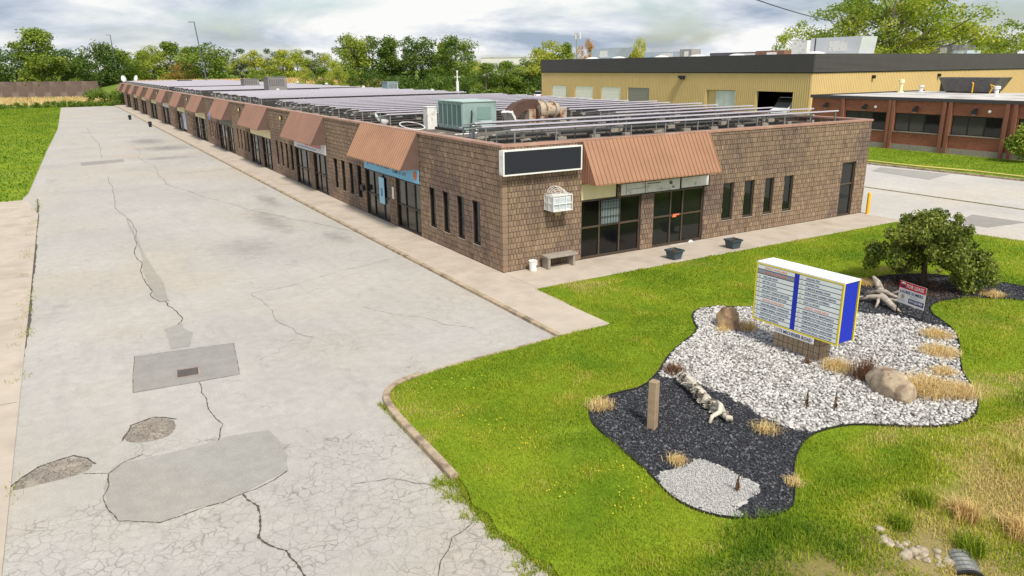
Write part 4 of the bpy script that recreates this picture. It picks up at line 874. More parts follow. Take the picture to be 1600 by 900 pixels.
# ------------------------------------------------------------------ things in the bed
def boulder(name, loc, size, m, label, seed, rz=0.):
    import bmesh
    bm = bmesh.new(); bmesh.ops.create_icosphere(bm, subdivisions=4, radius=1); sx_, sy_, sz_ = size
    for v in bm.verts:
        p = v.co.normalized(); k = 1+.20*mnoise.noise(p*1.3+Vector((seed, 0, 0)))+.07*mnoise.noise(p*3.4+Vector((0, seed, 0)))+.035*mnoise.noise(p*7)+.02*mnoise.noise(p*16)
        q = p*k
        for nn, dd in ((Vector((-.5, -.6, .62)), .72), (Vector((.7, -.4, .6)), .8), (Vector((-.7, .5, .5)), .78), (Vector((.1, .1, 1)), .80), (Vector((-.9, -.3, -.1)), .85), (Vector((.2, -1, .05)), .86)):
            nn = nn.normalized(); e = q.dot(nn)-dd
            if e > 0: q -= nn*e*.85
        v.co = Vector((q.x*sx_, q.y*sy_, q.z*sz_))
    me = bpy.data.meshes.new(name); bm.to_mesh(me); bm.free(); me.materials.append(m); me.polygons.foreach_set('use_smooth', [True]*len(me.polygons))
    return inst(name, me, None, loc, (0, 0, rz), label=label, cat='rock')
boulder('boulder', (2.05, -13.2, .2), (.34, .62, .40), M_ROCK, 'large tan boulder among dry grass in the white pebbles', 3, R(-12))
boulder('boulder', (2.25, -8.3, .22), (.26, .32, .46), M_ROCK2, 'upright ochre rock left of the tenant sign', 8, R(20))
p = thing('timber_post', 'square weathered timber post with a yellow stripe in dark mulch', 'post', (-3.40, -11.66, .0), R(24))
b = MB(); b.bbox(-.085, .085, -.085, .085, -.02, 1.02, .012); b.build('post', M_TIMBER, p)
MB().box(.0853, .088, -.03, .03, .68, .92).build('stripe', M_YELLOW, p); MB().box(-.03, .03, -.0882, -.0853, .5, .62).build('stripe', mat('worn_tan_tag', srgb(160, 136, 104), .8, .1, 5), p)
# pale peeling log with a curl of bare wood
lg = thing('log', 'pale peeling birch like log lying on dark mulch', 'log', (-1.70, -11.35, .14), 0)
b = MB(); pts = []; rad = []
for i in range(70):
    t = i/69; pts.append((.30-t*.62+.03*math.sin(t*9), 1.02-t*2.05, .05-.06*t+.02*math.sin(t*6))); rad.append((.105+.008*math.sin(t*17)+.01*random.random())*(1 if t > .04 else .8)*(1 if t < .82 else .72))
b.tube(pts, rad, 14); o = b.build('trunk', M_BARK_WHITE, lg, smooth=True)
import bmesh as _bm
for v in o.data.vertices:
    k = mnoise.noise(Vector(v.co)*16)+.6*mnoise.noise(Vector(v.co)*34); v.co += Vector((k*.016, k*.01, k*.018))
b = MB()
for i in range(150):
    t = random.uniform(.02, .8); k = int(t*69); px, py, pz = pts[k]; a = random.uniform(R(120), R(260)); r = rad[k]*1.02
    x, z = px+math.cos(a)*r, pz+math.sin(a)*r; s_ = random.uniform(.03, .09); d = random.uniform(.02, .07)
    b.add([(x, py-s_, z), (x, py+s_, z), (x+math.cos(a)*d, py+s_*.5, z+math.sin(a)*d-.01), (x+math.cos(a)*d, py-s_*.4, z+math.sin(a)*d)], [(0, 1, 2, 3)], random.random())
b.build('bark_flakes', M_BARK_WHITE, lg, kind='stuff')
MB().tube([(-.18, -.55, .16), (-.28, -.75, .17), (-.42, -.86, .10), (-.56, -.80, .02), (-.66, -.84, -.09)], [.03, .05, .05, .045, .03], 8).build('curled_root', mat('bleached_wood', srgb(206, 196, 180), .85, .12, 6), lg, smooth=True)
dw = thing('driftwood', 'tangle of silvered driftwood branches beside the for lease sign', 'driftwood', (7.5, -9.1, .0)); dw.scale = (.85, .9, .85)
for pp, rr in (([(.5, -.2, .3), (.75, -.5, .5), (.8, -.8, .75)], [.05, .035, .012]), ([(0, .3, .2), (-.35, .1, .4), (-.5, -.1, .62)], [.045, .03, .012]), ([(.1, -.5, .3), (.4, -.9, .25), (.45, -1.2, .1)], [.05, .04, .015]), ([(-.3, .55, .05), (.05, .1, .22), (.1, -.3, .30), (-.1, -.8, .12), (-.25, -1.15, .02)], [.05, .10, .12, .10, .05]), ([(.75, .55, .75), (.62, .3, .62), (.45, .02, .38), (.2, -.25, .22)], [.05, .11, .13, .1]), ([(-.45, .35, .05), (-.35, .4, .42), (-.48, .42, .8)], [.05, .04, .015]),
               ([(.2, .3, .3), (.35, -.15, .45), (.3, -.7, .36)], [.07, .08, .04]), ([(-.5, .75, .06), (-.2, .45, .14), (.05, .2, .2)], [.03, .05, .06]), ([(.1, -.1, .3), (-.2, -.3, .2), (-.4, -.35, .03)], [.06, .05, .03])):
    MB().tube(pp, rr, 9).build('branch', M_WEATHERWOOD, dw, smooth=True)

# tenant directory sign
sg = thing('tenant_sign', 'blue and yellow tenant directory sign on a block base', 'sign', (1.98, -9.34, 0), R(1.7))
SWd, SDp, Z0, Z1 = 2.45, .62, .65, 2.16        # local: runs along -Y, front face at x=0 looking to -X
base = MB().box(.26, .66, -1.84, -.52, -.05, .63).build('base', M_MORTAR, sg)
M_SBASE = mat('tan_split_block', srgb(176, 154, 128), .92, .18, 9, bmp=.5, bscale=45)
for r in range(3):
    for i in range(9):
        y0 = -1.84+i*.1467; q = MB(); q.bbox(.235, .26, y0+.006, y0+.141, r*.2+.012, r*.2+.198, .006, random.uniform(.35, .9)); q.build('brick', M_SBASE, base)
    for i in range(3):
        q = MB(); q.bbox(.25+i*.137, .38+i*.137, -1.865, -1.842, r*.2+.012, r*.2+.198, .006, random.uniform(.45, .9)); q.build('brick', M_SBASE, base)
MB().box(.03, SDp-.03, -SWd+.03, -.03, Z0+.03, Z1-.02).build('cabinet', M_SBLUE, sg)
MB().box(.0, SDp, -SWd, 0, Z1-.018, Z1+.012).build('cap', mat('sign_cap_white', srgb(232, 232, 236), .5, .04, 3), sg)
b = MB(); f = .036
for x0, x1 in ((-.004, .035), (SDp-.035, SDp+.004)):
    b.box(x0, x1, -SWd-.004, -SWd+f, Z0, Z1-.02); b.box(x0, x1, -f, .004, Z0, Z1-.02); b.box(x0, x1, -SWd+f, -f, Z0, Z0+f); b.box(x0, x1, -SWd+f, -f, Z1-.05, Z1-.02)
b.build('frame', M_SYELLOW, sg)
MB().box(.006, .025, -SWd+f, -f, Z0+f, Z1-.05).build('backing', M_NAVY, sg)
MB().box(-.002, .004, -1.26, -1.14, Z0+f, Z1-.055).build('divider', M_SBLUE, sg)
rowsL = ['SPACE AVAILABLE', 'SPACE AVAILABLE', 'THE LUSH SHOP', 'BAT PRO LOCK', 'AIR PRECISION', 'SECURITY DESIGN SERVICES', 'COLONY REPAIR SERVICES', 'SPACE AVAILABLE', 'SIGNATURE GENERAL CONTRACTING', 'PLUMBING GENERAL CONTRACTORS', 'ADDITIONAL AUTO REPAIR', 'FORKLIFT MATERIAL']
rowsR = ['ORGANIC PRO', 'ORGANIC PRO', 'COMPLETE MOBILE WASH', 'WORLD EVENT PLANNING SERVICES', 'CONVENIENTS CATERING', 'KIDS LA SPORT', 'SPACE AVAILABLE', 'PRIME PROPERTY MAINTENANCE', 'TEAMSTERS DOCTORS LOCAL UNION', 'TEAMSTERS RETIREES LOCAL UNION', 'UNIFOR ELECTRICAL LABORATORIES', 'UNIFOR ELECTRICAL CONTRACTORS']
hh = (Z1-.055-Z0-f)/12
for ci, (rows, ya, yb) in enumerate(((rowsL, -f-.01, -1.13), (rowsR, -1.27, -SWd+f+.01))):
    for i, s_ in enumerate(rows):
        zc = Z1-.055-(i+.5)*hh; o = MB().box(-.001, .006, yb, ya, zc-hh/2+.016, zc+hh/2-.004).build('name_panel', M_PANELG if (ci == 0 and i == 1) else M_PANEL, sg)
        orange = s_.startswith('SPACE')
        text('lettering', s_, .07, M_ORANGE if orange else M_NAVY, o, Matrix.Translation((-.0025, ya-(.22 if orange else .18), zc)) @ ML, min(.84, .034*len(s_)+(.14 if orange else 0)), .0008)
        if not orange: text('unit_number', str([0, 0, 1, 2, 3, 4, 5, 6, 7, 8, 9, 10][i] if ci == 0 else 11+i), .06, M_GOLD, o, Matrix.Translation((-.0025, ya-.05, zc)) @ ML, .05, .0008)
pl = MB().box(-.012, .0, -1.84, -.72, Z0-.15, Z0-.005).build('address_plate', M_WHITE, sg)
text('lettering', '1173 MICHENER ROAD', .12, M_NAVY, pl, Matrix.Translation((-.0145, -.76, Z0-.078)) @ ML, 1.03)

# for lease sign
ls = thing('lease_sign', 'small red white and blue for lease sign on a black wire frame', 'sign', (7.27, -10.0, 0), R(-12))
LW = .9
b = MB()
for y in (0, -LW): b.box(-.012, .012, y-.012, y+.012, 0, 1.0)
b.box(-.012, .012, -LW, 0, .06, .085); b.box(-.012, .012, -LW, 0, .985, 1.005); b.build('frame', M_BLACK, ls)
pn = MB().box(-.02, -.013, -LW+.0, 0, .36, 1.0).build('panel', M_WHITE, ls)
MB().box(-.0225, -.0205, -LW, 0, .80, 1.0).build('red_band', M_RED, pn); MB().box(-.0225, -.0205, -LW+.02, -.36, .42, .56).build('blue_band', M_NAVY, pn)
MLs = lambda y, z: Matrix.Translation((-.0242, y, z)) @ ML
text('lettering', 'FOR LEASE', .15, M_WHITE, pn, MLs(-.25, .895), .58); text('lettering', 'LAURIE SOMERS', .12, M_NAVY, pn, MLs(-.05, .71), .78)
text('lettering', '519-328-9400', .11, M_WHITE, pn, MLs(-.39, .49), .45)
def disc(name, y, z, ry, rz, m, par, x=-.0232, half=None):
    b = MB(); n = 18; a0, a1 = half or (0, 2*math.pi); b.add([(x, y, z)]+[(x, y+ry*math.cos(a0+(a1-a0)*i/n), z+rz*math.sin(a0+(a1-a0)*i/n)) for i in range(n+1)], [(0, i+1, i+2) for i in range(n)]); return b.build(name, m, par)
disc('balloon_emblem', -.13, .90, .085, .075, M_RED, pn, -.0236); disc('balloon_emblem', -.13, .93, .085, .05, M_WHITE, pn, -.0240, (0, math.pi)); disc('balloon_emblem', -.13, .89, .085, .06, M_NAVY, pn, -.0240, (math.pi, 2*math.pi))
disc('portrait', -.16, .56, .055, .07, mat('portrait_tan', srgb(190, 150, 126), .6, .15, 9), pn); disc('portrait', -.16, .43, .11, .09, mat('portrait_pale', srgb(206, 206, 204), .6, .15, 9), pn, -.0236, (0, math.pi))
MB().box(-.0228, -.0205, -.74, -.40, .60, .61).box(-.0228, -.0205, -.66, -.40, .63, .64).build('small_print', mat('fine_print', srgb(150, 154, 160), .6, .1, 9), pn)

# ------------------------------------------------------------------ on the front walk
bk = thing('bucket', 'white plastic bucket with a blue mark by the building corner', 'bucket', (1.0, -.36, 0))
MB().lathe([(0, 0), (.125, 0), (.13, .01), (.155, .34), (.168, .345), (.168, .37), (.158, .372), (.15, .35), (.14, .3), (0, .3)], 24).build('pail', M_WHITE, bk, smooth=False)
MB().lathe([(0, .305), (.14, .305)], 20).build('pail_inside', mat('dark_red_inside', srgb(74, 40, 34), .9, .2, 9), bk)  # dark red-brown disc closing the inside of the pail
b = MB(); 
for i in range(3): a = R(-72+i*8); a2 = R(-72+i*8+8); b.add([(.1425*math.cos(a), .1425*math.sin(a), .13), (.1425*math.cos(a2), .1425*math.sin(a2), .13), (.149*math.cos(a2), .149*math.sin(a2), .22), (.149*math.cos(a), .149*math.sin(a), .22)], [(0, 1, 2, 3)])
b.build('label', mat('bucket_blue', srgb(80, 120, 200), .5, .1, 5), bk)
bn_ = thing('bench', 'short grey concrete bench against the front wall', 'bench', (2.12, -.38, 0))
MB().bbox(-.66, .66, -.22, .22, .40, .48, .012).build('seat', M_CONC_G, bn_)
for x in (-.58, .50): MB().bbox(x-.04, x+.06, -.2, .2, 0, .40, .01).build('leg', M_CONC_G, bn_)
def planter(x, y, rz, label, tilt=0):
    p = thing('planter', label, 'planter', (x, y, 0), rz, 'planter tubs on the front walk'); p.scale = (.84, .84, .95)
    def fr(h, a): return [(-a, -a, h), (a, -a, h), (a, a, h), (-a, a, h)]
    b = MB(); L = [fr(0, .22), fr(.30, .27), fr(.30, .31), fr(.37, .32), fr(.37, .29), fr(.28, .26)]
    for r in L: b.v += r
    for i in range(5):
        for j in range(4): b.f.append((i*4+j, i*4+(j+1) % 4, i*4+4+(j+1) % 4, i*4+4+j)); b.t.append(.5); b.m.append(0)
    b.f.append((3, 2, 1, 0)); b.t.append(.5); b.m.append(0); b.build('tub', M_PLANTER, p); MB().add(fr(.30, .262), [(0, 1, 2, 3)]).build('soil', M_SOIL, p)
    P = np.column_stack([rng.uniform(-.2, .2, 40), rng.uniform(-.2, .2, 40), np.full(40, .3)]); inst('dry_leaves', blade_mesh('dry_leaves', P, rng.uniform(.04, .12, 40), rng.uniform(.01, .02, 40), 1., rng.random(40), M_DEAD), p)
planter(6.32, -1.8, R(4), 'square dark plastic planter on the walk before the black shop window'); planter(9.42, -1.78, R(-3), 'square blue grey planter on the walk right of the glass door')
bo = thing('bollard', 'yellow bollard past the right end of the block wall', 'bollard', (20.42, -.1, -.1)); MB().lathe([(.085, 0), (.085, .98), (.07, 1.03), (.03, 1.055), (0, 1.06)], 16).build('post', M_YELLOW, bo, smooth=True)
pb = MB(); b = pb
for i in range(9): a = i*.698; b.v.append((.16*math.cos(a)*random.uniform(.7, 1.2), .10*math.sin(a)*random.uniform(.7, 1.2), .01))
b.v.append((.02, 0, .10)); b.v.append((-.05, .02, .07))
for i in range(9): b.f.append((i, (i+1) % 9, 9 if i < 5 else 10)); b.t.append(.5); b.m.append(0)
b.f.append((5, 9, 10)); b.f.append((0, 10, 9)); b.t += [.5]*2; b.m += [0]*2
o = b.build('crumpled_paper', M_WHITE, None, label='crumpled white paper lying at the glass door', cat='litter'); o.location = (8.75, -.13, 0)
MB().bbox(-.4, .4, -.1, .1, 0, .015, .004).build('door_mat', mat('pale_mat', srgb(190, 184, 176), .8, .1, 6), None, label='pale strip lying at the foot of the glass door', cat='mat').location = (7.95, -.2, .004)

# ------------------------------------------------------------------ culvert and stones in the ditch
cu = thing('culvert_pipe', 'end of a corrugated culvert pipe at the lower right', 'pipe', (-2.02, -17.15, -.55), R(-40)); cu.scale = (.8, .8, .8)
prof = []
for i in range(12): prof += [(.30+(.025 if i % 2 else 0), i*.05)]
q = MB().lathe(prof+[(.27, .55), (.27, 0), (.30, 0)], 26).build('pipe', mat('dull_pipe', srgb(112, 114, 112), .55, .25, 5, metal=.3), cu, smooth=False); q.rotation_euler = (R(-80), 0, 0)
q = MB().lathe([(.335, -.03), (.335, .03), (.30, .03), (.30, -.03), (.335, -.03)], 26).build('rim', M_BLACK, cu); q.rotation_euler = (R(-80), 0, 0)
sv = []
for v in range(5):
    P0 = np.zeros((1, 3)); sv.append(blobs('stone', P0, np.array([1.0]), M_STONE, .62, .3, smooth=False))
k = 0
for i in range(44):
    t = random.random(); x = -2.66+random.gauss(0, .09)+.55*t; y = -16.2-.72*t+random.gauss(0, .09); s_ = random.uniform(.03, .085)*(1.3 if t < .4 else .9)
    inst('stone', sv[i % 5], None, (x, y, (ditch_z(x, y))+s_*.12), (0, 0, random.random()*6), (s_,)*3, label='pale rough stone in the riprap trail leading to the culvert pipe', cat='stone', group='riprap stones')

# ------------------------------------------------------------------ trees: generators
def leaf_cloud(C, Rr, n, leaf, flat=.75, seed=0, updir=.35, jt=.16, hollow=.35):
    """leaf quads spread through ellipsoidal clumps; C (k,3) centres, Rr (k,) radii, n leaves per clump"""
    g = np.random.default_rng(seed); Vs = []; T = []
    for (cx_, cy_, cz_), r in zip(C, Rr):
        k = int(n*(r/np.mean(Rr))**1.7)+4; d = g.normal(size=(k, 3)); d /= np.linalg.norm(d, axis=1)[:, None]; rad = r*(hollow+(1-hollow)*g.random(k)**.6)*(1+.25*g.normal(size=k)*.5)
        p = d*rad[:, None]*np.array([1, 1, flat])+np.array([cx_, cy_, cz_])
        nrm = d*.7+g.normal(size=(k, 3))*.7+np.array([0, 0, updir]); nrm /= np.linalg.norm(nrm, axis=1)[:, None]
        a = np.cross(nrm, g.normal(size=(k, 3))); a /= np.linalg.norm(a, axis=1)[:, None]; b_ = np.cross(nrm, a); s_ = leaf*g.uniform(.6, 1.35, k)[:, None]
        Vs.append(np.stack([p-a*s_, p-b_*s_*.55+a*s_*.1, p+a*s_, p+b_*s_*.55+a*s_*.1], 1)); T.append(np.clip(.5+g.normal(0, .13)+g.normal(0, jt, k), 0, 1))
    V = np.concatenate(Vs); T = np.concatenate(T); return V.reshape(-1, 3), np.arange(len(V)*4).reshape(-1, 4), T
def tree_proto(seed, h, wd, kind, clumps, n, leaf, trunk_r, crown0=.25, shape='round', limbs=7, gap=1.15):
    """returns (trunk mesh, crown mesh) for a tree of height h and crown width wd standing at the origin"""
    g = random.Random(seed); C = []; Rr = []; b = MB(); ends = []
    top = h*.78; tp = [(0, 0, -.2)]
    for i in range(1, 6): t = i/5; tp.append((g.uniform(-.04, .04)*h*t, g.uniform(-.04, .04)*h*t, top*t))
    b.tube(tp, [trunk_r*(1-.16*i) for i in range(6)], 8)
    for i in range(limbs):
        t = g.uniform(.28, .85); k = min(4, int(t*5)); p0 = Vector(tp[k]).lerp(Vector(tp[k+1]), t*5-k); a = i*2.4+g.uniform(-.4, .4)
        e = wd*.5*g.uniform(.5, .85)*(1.1-.5*abs(t-.5)); p2 = p0+Vector((math.cos(a)*e, math.sin(a)*e, h*g.uniform(.08, .22))); p1 = p0.lerp(p2, .5)+Vector((0, 0, -h*.02)); r = trunk_r*.45*(1-.5*t)
        b.tube([p0, p1, p2], [r, r*.7, r*.3], 6); ends.append(p2)
    for i in range(clumps):
        if i < len(ends): c = ends[i]; r = wd*g.uniform(.14, .22)
        else:
            u = g.random(); z = crown0+(1-crown0)*u
            if shape == 'round': prof = math.sqrt(max(0, 1-((u-.42)/.60)**2))
            elif shape == 'tall': prof = .55+.45*math.sin(math.pi*min(1, u*1.05))-.35*u
            else: prof = max(.1, 1-u*.95)
            a = g.random()*6.28; q = wd*.5*prof*math.sqrt(g.uniform(.15, 1))*.86; c = Vector((math.cos(a)*q, math.sin(a)*q, h*z*.93)); r = wd*g.uniform(.10, .20)
        C.append(c); Rr.append(r*gap)
    V, F, T = leaf_cloud([tuple(c) for c in C], Rr, int(n*2.3), leaf*.74, .72, seed, jt=.2); T = np.clip(T+(.0), 0, 1)
    V[:, 2] = np.maximum(V[:, 2], .15)
    return b.mesh('trunk', M_BARK_G, True), raw_mesh('crown', V, F, T, LEAF[kind])

# ================================================================== ORNAMENTAL TREE AND SHRUBS
def near_tree():
    t = thing('ornamental_tree', 'low spreading dark green ornamental tree in the mulch bed', 'tree', (10.5, -8.85, 0)); t.scale = (.9, .78, 1.0); b = MB(); g = random.Random(4)
    b.tube([(0, 0, -.05), (.03, .05, .35), (.10, .12, .7), (.16, .2, 1.0), (.2, .2, 1.35)], [.13, .11, .10, .09, .07], 9)
    ends = []
    for i in range(11):
        a = i*.62*1.9; e = g.uniform(.7, 1.5); p0 = Vector((.12, .15, .75+.05*(i % 5))); p2 = p0+Vector((math.cos(a)*e, math.sin(a)*e, g.uniform(.15, 1.15))); b.tube([p0, p0.lerp(p2, .5)+Vector((0, 0, .12)), p2], [.06, .04, .015], 6); ends.append(p2)
    b.tube([(-.35, .75, -.05), (-.3, .7, .5), (-.1, .5, 1.0)], [.06, .05, .03], 7)
    b.build('trunk', M_BARK, t, smooth=True)
    C, Rr = [], []
    for e in ends: C.append(tuple(e)); Rr.append(g.uniform(.32, .46))
    for i in range(46):
        a = g.random()*6.28; u = g.random(); q = 1.72*math.sqrt(g.uniform(.05, 1))*math.sqrt(max(.05, 1-(u*.95)**2)); C.append((.1+math.cos(a)*q, .1+math.sin(a)*q, 1.15+u*1.12-.12*q)); Rr.append(g.uniform(.22, .42))
    for (x, y, z, r) in ((-.9, 1.65, .85, .5), (-.75, 1.9, .55, .42), (-1.1, 1.35, 1.1, .45), (-.9, 1.8, 1.15, .4), (.5, -1.5, .75, .55), (.7, -1.8, .45, .5), (.3, -1.25, .5, .5), (.9, -1.9, .85, .45), (.2, -1.6, .3, .42), (1.0, -1.5, 1.1, .45), (.6, -1.1, 1.1, .5), (.8, -2.15, .55, .4)): C.append((x, y, z)); Rr.append(r*.8)
    for i in range(14):
        yy = g.uniform(-1.9, 1.8); C.append((g.uniform(-.7, .9), yy, g.uniform(.75, 1.45)-.1*abs(yy)-(.25 if abs(yy) > 1.1 else 0))); Rr.append(g.uniform(.26, .42))
    for i in range(44):
        a = g.random()*6.28; u = g.random(); q = 1.8*math.sqrt(max(.05, 1-(u*.9)**2)); C.append((.1+math.cos(a)*q*.95, .05+math.sin(a)*q*1.02, 1.0+u*1.45-.14*q)); Rr.append(g.uniform(.10, .2))
    V, F, T = leaf_cloud(C, Rr, 170, .056, .8, 5, .5, .22, .4); inst('crown', raw_mesh('crown', V, F, T, LEAF['near']), t)
near_tree()
dg = thing('brown_mulch', 'brown leaf litter under the ornamental tree', 'leaf litter', (10.2, -8.8, .015)); P = np.column_stack([rng.normal(0, .8, 2600), rng.normal(0, .75, 2600), np.zeros(2600)])
inst('leaf_litter', blade_mesh('leaf_litter', P, rng.uniform(.02, .06, 2600), rng.uniform(.015, .03, 2600), 1., rng.random(2600)*.7, M_DEAD), dg, kind='stuff'); dg['kind'] = 'stuff'; pass
clump('dry_grass_clump', 9.2, -7.65, .4, 1100, .2, M_STRAW, 'tan dry grass at the lawn edge behind the driftwood', 'dry grass', grp='dry grass clumps')
clump('dry_grass_clump', 11.3, -10.55, .38, 1000, .2, M_STRAW, 'tan dry grass at the right edge of the mulch', 'dry grass', grp='dry grass clumps')

# ================================================================== ROOF OF THE LONG BUILDING
ZR = 4.1
PVW, PVD, TILT = 1.65, 1.3, R(-7)
pv = MB(); pv.box(-PVW/2+.02, PVW/2-.02, .03, PVD-.03, .012, .036, mi=0)
for a in ((-PVW/2+.004, PVW/2-.004, 0, .03), (-PVW/2+.004, PVW/2-.004, PVD-.03, PVD)): pv.box(a[0], a[1], a[2], a[3], 0, .042, mi=1)
for a in ((-PVW/2+.004, -PVW/2+.02), (PVW/2-.02, PVW/2-.004)): pv.box(a[0], a[1], .03, PVD-.03, 0, .042, mi=1)
pv_me = pv.mesh('panel', [M_PV, M_ALU])
post_me = MB().box(-.022, .022, -.022, .022, 0, 1).mesh('post', M_GALV)
ball_me = MB().bbox(-.2, .2, -.1, .1, 0, .15, .012).mesh('ballast_block', M_CONC_G)
rows = []
y = .95
while y < 34: rows.append(y); y += 1.9
y = 38.4
while y < 61.5: rows.append(y); y += 1.9
y = 67.5
while y < 158: rows.append(y); y += 1.9
for i, y in enumerate(rows):
    x0, x1 = (.95+.25*(i % 2), 18.6+.7*(i % 2))
    if y in rows[:3]: x0 = (1.0, .9, 1.6)[i]
    elif y < 11: x0 = 10.6-.4*(i % 2)
    if 60 < y < 66 or 86 < y < 91: x0 = 12.6
    hz = .68
    t = thing('solar_panel_row', f'tilted solar panel row on the long roof, {ordn(i)} from the front parapet', 'solar panels', (0, y, ZR), 0, 'solar panel rows on the long roof')
    MB().box(x0-.12, x1+.12, -.07, -.005, hz-.0, hz+.055).build('front_rail', M_RAIL, t); hb = hz+math.sin(TILT)*PVD
    MB().box(x0-.12, x1+.12, PVD*math.cos(TILT)-.06, PVD*math.cos(TILT)-.01, hb-.10, hb-.045).build('rear_rail', M_ALU, t)
    n = int((x1-x0)/PVW); s_ = (x1-x0)/n
    if y < 34:
        for k in range(n): inst('panel', pv_me, t, (x0+(k+.5)*s_, 0, hz), (TILT, 0, 0), (s_/PVW, 1, 1))
        for k in range(0, n+1, 1 if i < 2 else 2):
            X = x0+.05+k*(s_-.01)
            inst('post', post_me, t, (X, -.03, 0), scale=(1, 1, hz-.05)); inst('post', post_me, t, (X, PVD-.06, 0), scale=(1, 1, hb-.1))
            inst('ballast_block', ball_me, t, (X+.1, .0, 0), (0, 0, random.uniform(-.3, .3))); 
            if i < 4: inst('ballast_block', ball_me, t, (X+random.uniform(.2, .7), random.uniform(.3, .9), 0), (0, 0, random.uniform(0, 3)))
    else:
        st_ = MB(); c, s2 = math.cos(TILT), math.sin(TILT); st_.add([(x0, 0, hz+.04), (x1, 0, hz+.04), (x1, PVD*c, hz+.04+PVD*s2), (x0, PVD*c, hz+.04+PVD*s2), (x0, 0, hz), (x1, 0, hz), (x1, PVD*c, hz+PVD*s2), (x0, PVD*c, hz+PVD*s2)], [(0, 1, 2, 3), (7, 6, 5, 4), (0, 4, 5, 1), (1, 5, 6, 2), (2, 6, 7, 3), (3, 7, 4, 0)])
        st_.build('panel_run', M_PV, t)
        for X in (x0+.05, x0+3.3): inst('post', post_me, t, (X, -.03, 0), scale=(1.3, 1.3, hz-.05)); inst('post', post_me, t, (X, PVD-.06, 0), scale=(1.3, 1.3, hb-.1))
        inst('ballast_block', ball_me, t, (x0+.1, .2, 0)); inst('ballast_block', ball_me, t, (x0+.1, .9, 0))
# teal air handler with its white disconnect box
hv = thing('rooftop_unit', 'teal rooftop air conditioning cabinet near the building corner', 'air conditioner', (2.95, 8.55, ZR), 0)
MB().bbox(-.15, 2.0, -.2, 2.8, 0, .12, .01).build('curb', M_RUBBER, hv)
MB().bbox(0, 1.75, 0, 2.5, .12, 1.32, .02).build('cabinet', M_TEAL, hv)
MB().box(-.04, 1.8, -.04, 2.54, 1.32, 1.36).build('lid', mat('teal_lid', srgb(170, 192, 184), .5, .08, 3), hv)
b = MB()
for k in range(5):
    y0 = .12+k*.48
    for j in range(8): b.box(-.018, -.002, y0+j*.05, y0+j*.05+.022, .3, 1.2)
b.build('coil_grille', M_TEAL_D, hv)
for y0 in (.06, .54, 1.02, 1.5, 1.98, 2.44): MB().box(-.03, -.001, y0-.02, y0+.03, .2, 1.28).build('trim', M_TEAL, hv)
MB().box(.75, 1.45, -.018, -.001, .55, 1.1).build('access_panel', mat('teal_panel', srgb(120, 146, 142), .5, .05, 3), hv); MB().box(.9, 1.5, -.02, -.001, .25, .48).build('data_plate', mat('pale_plate', srgb(176, 200, 194), .5, .05, 3), hv)
MB().tube([(.45, -.03, .95), (.4, -.15, .85), (.35, -.18, .4), (.2, -.2, .1), (-.3, -.3, .03)], .03, 7).build('conduit', M_RUBBER, hv); MB().tube([(.5, -.02, .3), (.6, -.3, .06), (.2, -.9, .04), (-.9, -1.0, .03)], .03, 7).build('hose', M_WHITE_D, hv)
sb = thing('service_box', 'narrow white metal box behind the teal rooftop unit', 'cabinet', (2.45, 11.2, ZR)); MB().bbox(0, .5, 0, .5, 0, 1.02, .015).build('case', M_WHITE_D, sb); MB().box(-.02, .52, -.02, .52, 1.02, 1.05).build('lid', M_WHITE, sb)
MB().lathe([(.08, 0), (.08, .2), (.12, .21), (.12, .27), (0, .3)], 12).build('vent_cap', M_WHITE, None, label='small white vent cap on the roof before the teal unit', cat='vent').location = (2.2, 6.2, ZR)
# rusty exhaust fan and duct
fn = thing('exhaust_fan', 'rust streaked exhaust fan with ducts on the roof', 'exhaust fan', (6.3, 9.6, ZR), R(4))
for x in (.95, 1.55, 2.9): MB().bbox(x, x+.42, .1, .75, 0, .82, .01).build('stand', M_RUST, fn)
q = MB().lathe([(0, 0), (.56, 0), (.56, .05), (.44, .06), (.44, .42), (.52, .43), (.52, .49), (.36, .5), (.36, 1.05), (.46, 1.06), (.46, 1.12), (.34, 1.13), (.34, 1.35), (0, 1.35)], 22).build('drum', M_RUST, fn, smooth=False); q.rotation_euler = (0, R(90), 0); q.location = (1.55, .45, .72)
q = MB().tube([(1.6, .45, 1.05), (1.0, .45, 1.05), (.4, .4, .9), (-.05, .3, .55)], [.32, .34, .36, .40], 4).build('duct', M_RUST_D, fn)
q = MB().tube([(-.04, .31, .56), (-.16, .27, .46)], [.43, .45], 4).build('hood_lip', M_WHITE_D, fn)
MB().box(.85, 3.4, .0, .9, -.0, .06).build('curb', M_RUBBER, fn)
ds_ = thing('satellite_dish', 'pale satellite dish lying on the roof by the long parapet', 'satellite dish', (1.5, 14.6, ZR)); q = MB().lathe([(0, .09), (.15, .08), (.3, .04), (.42, -.03), (.43, -.02), (.3, .06), (0, .11)], 18).build('dish', mat('dish_grey', srgb(196, 196, 196), .5, .06, 4), ds_, smooth=True); q.location = (0, 0, .42); q.rotation_euler = (R(40), R(25), 0); MB().tube([(0, 0, 0), (0, 0, .4)], .03, 7).build('mast', M_GALV, ds_)
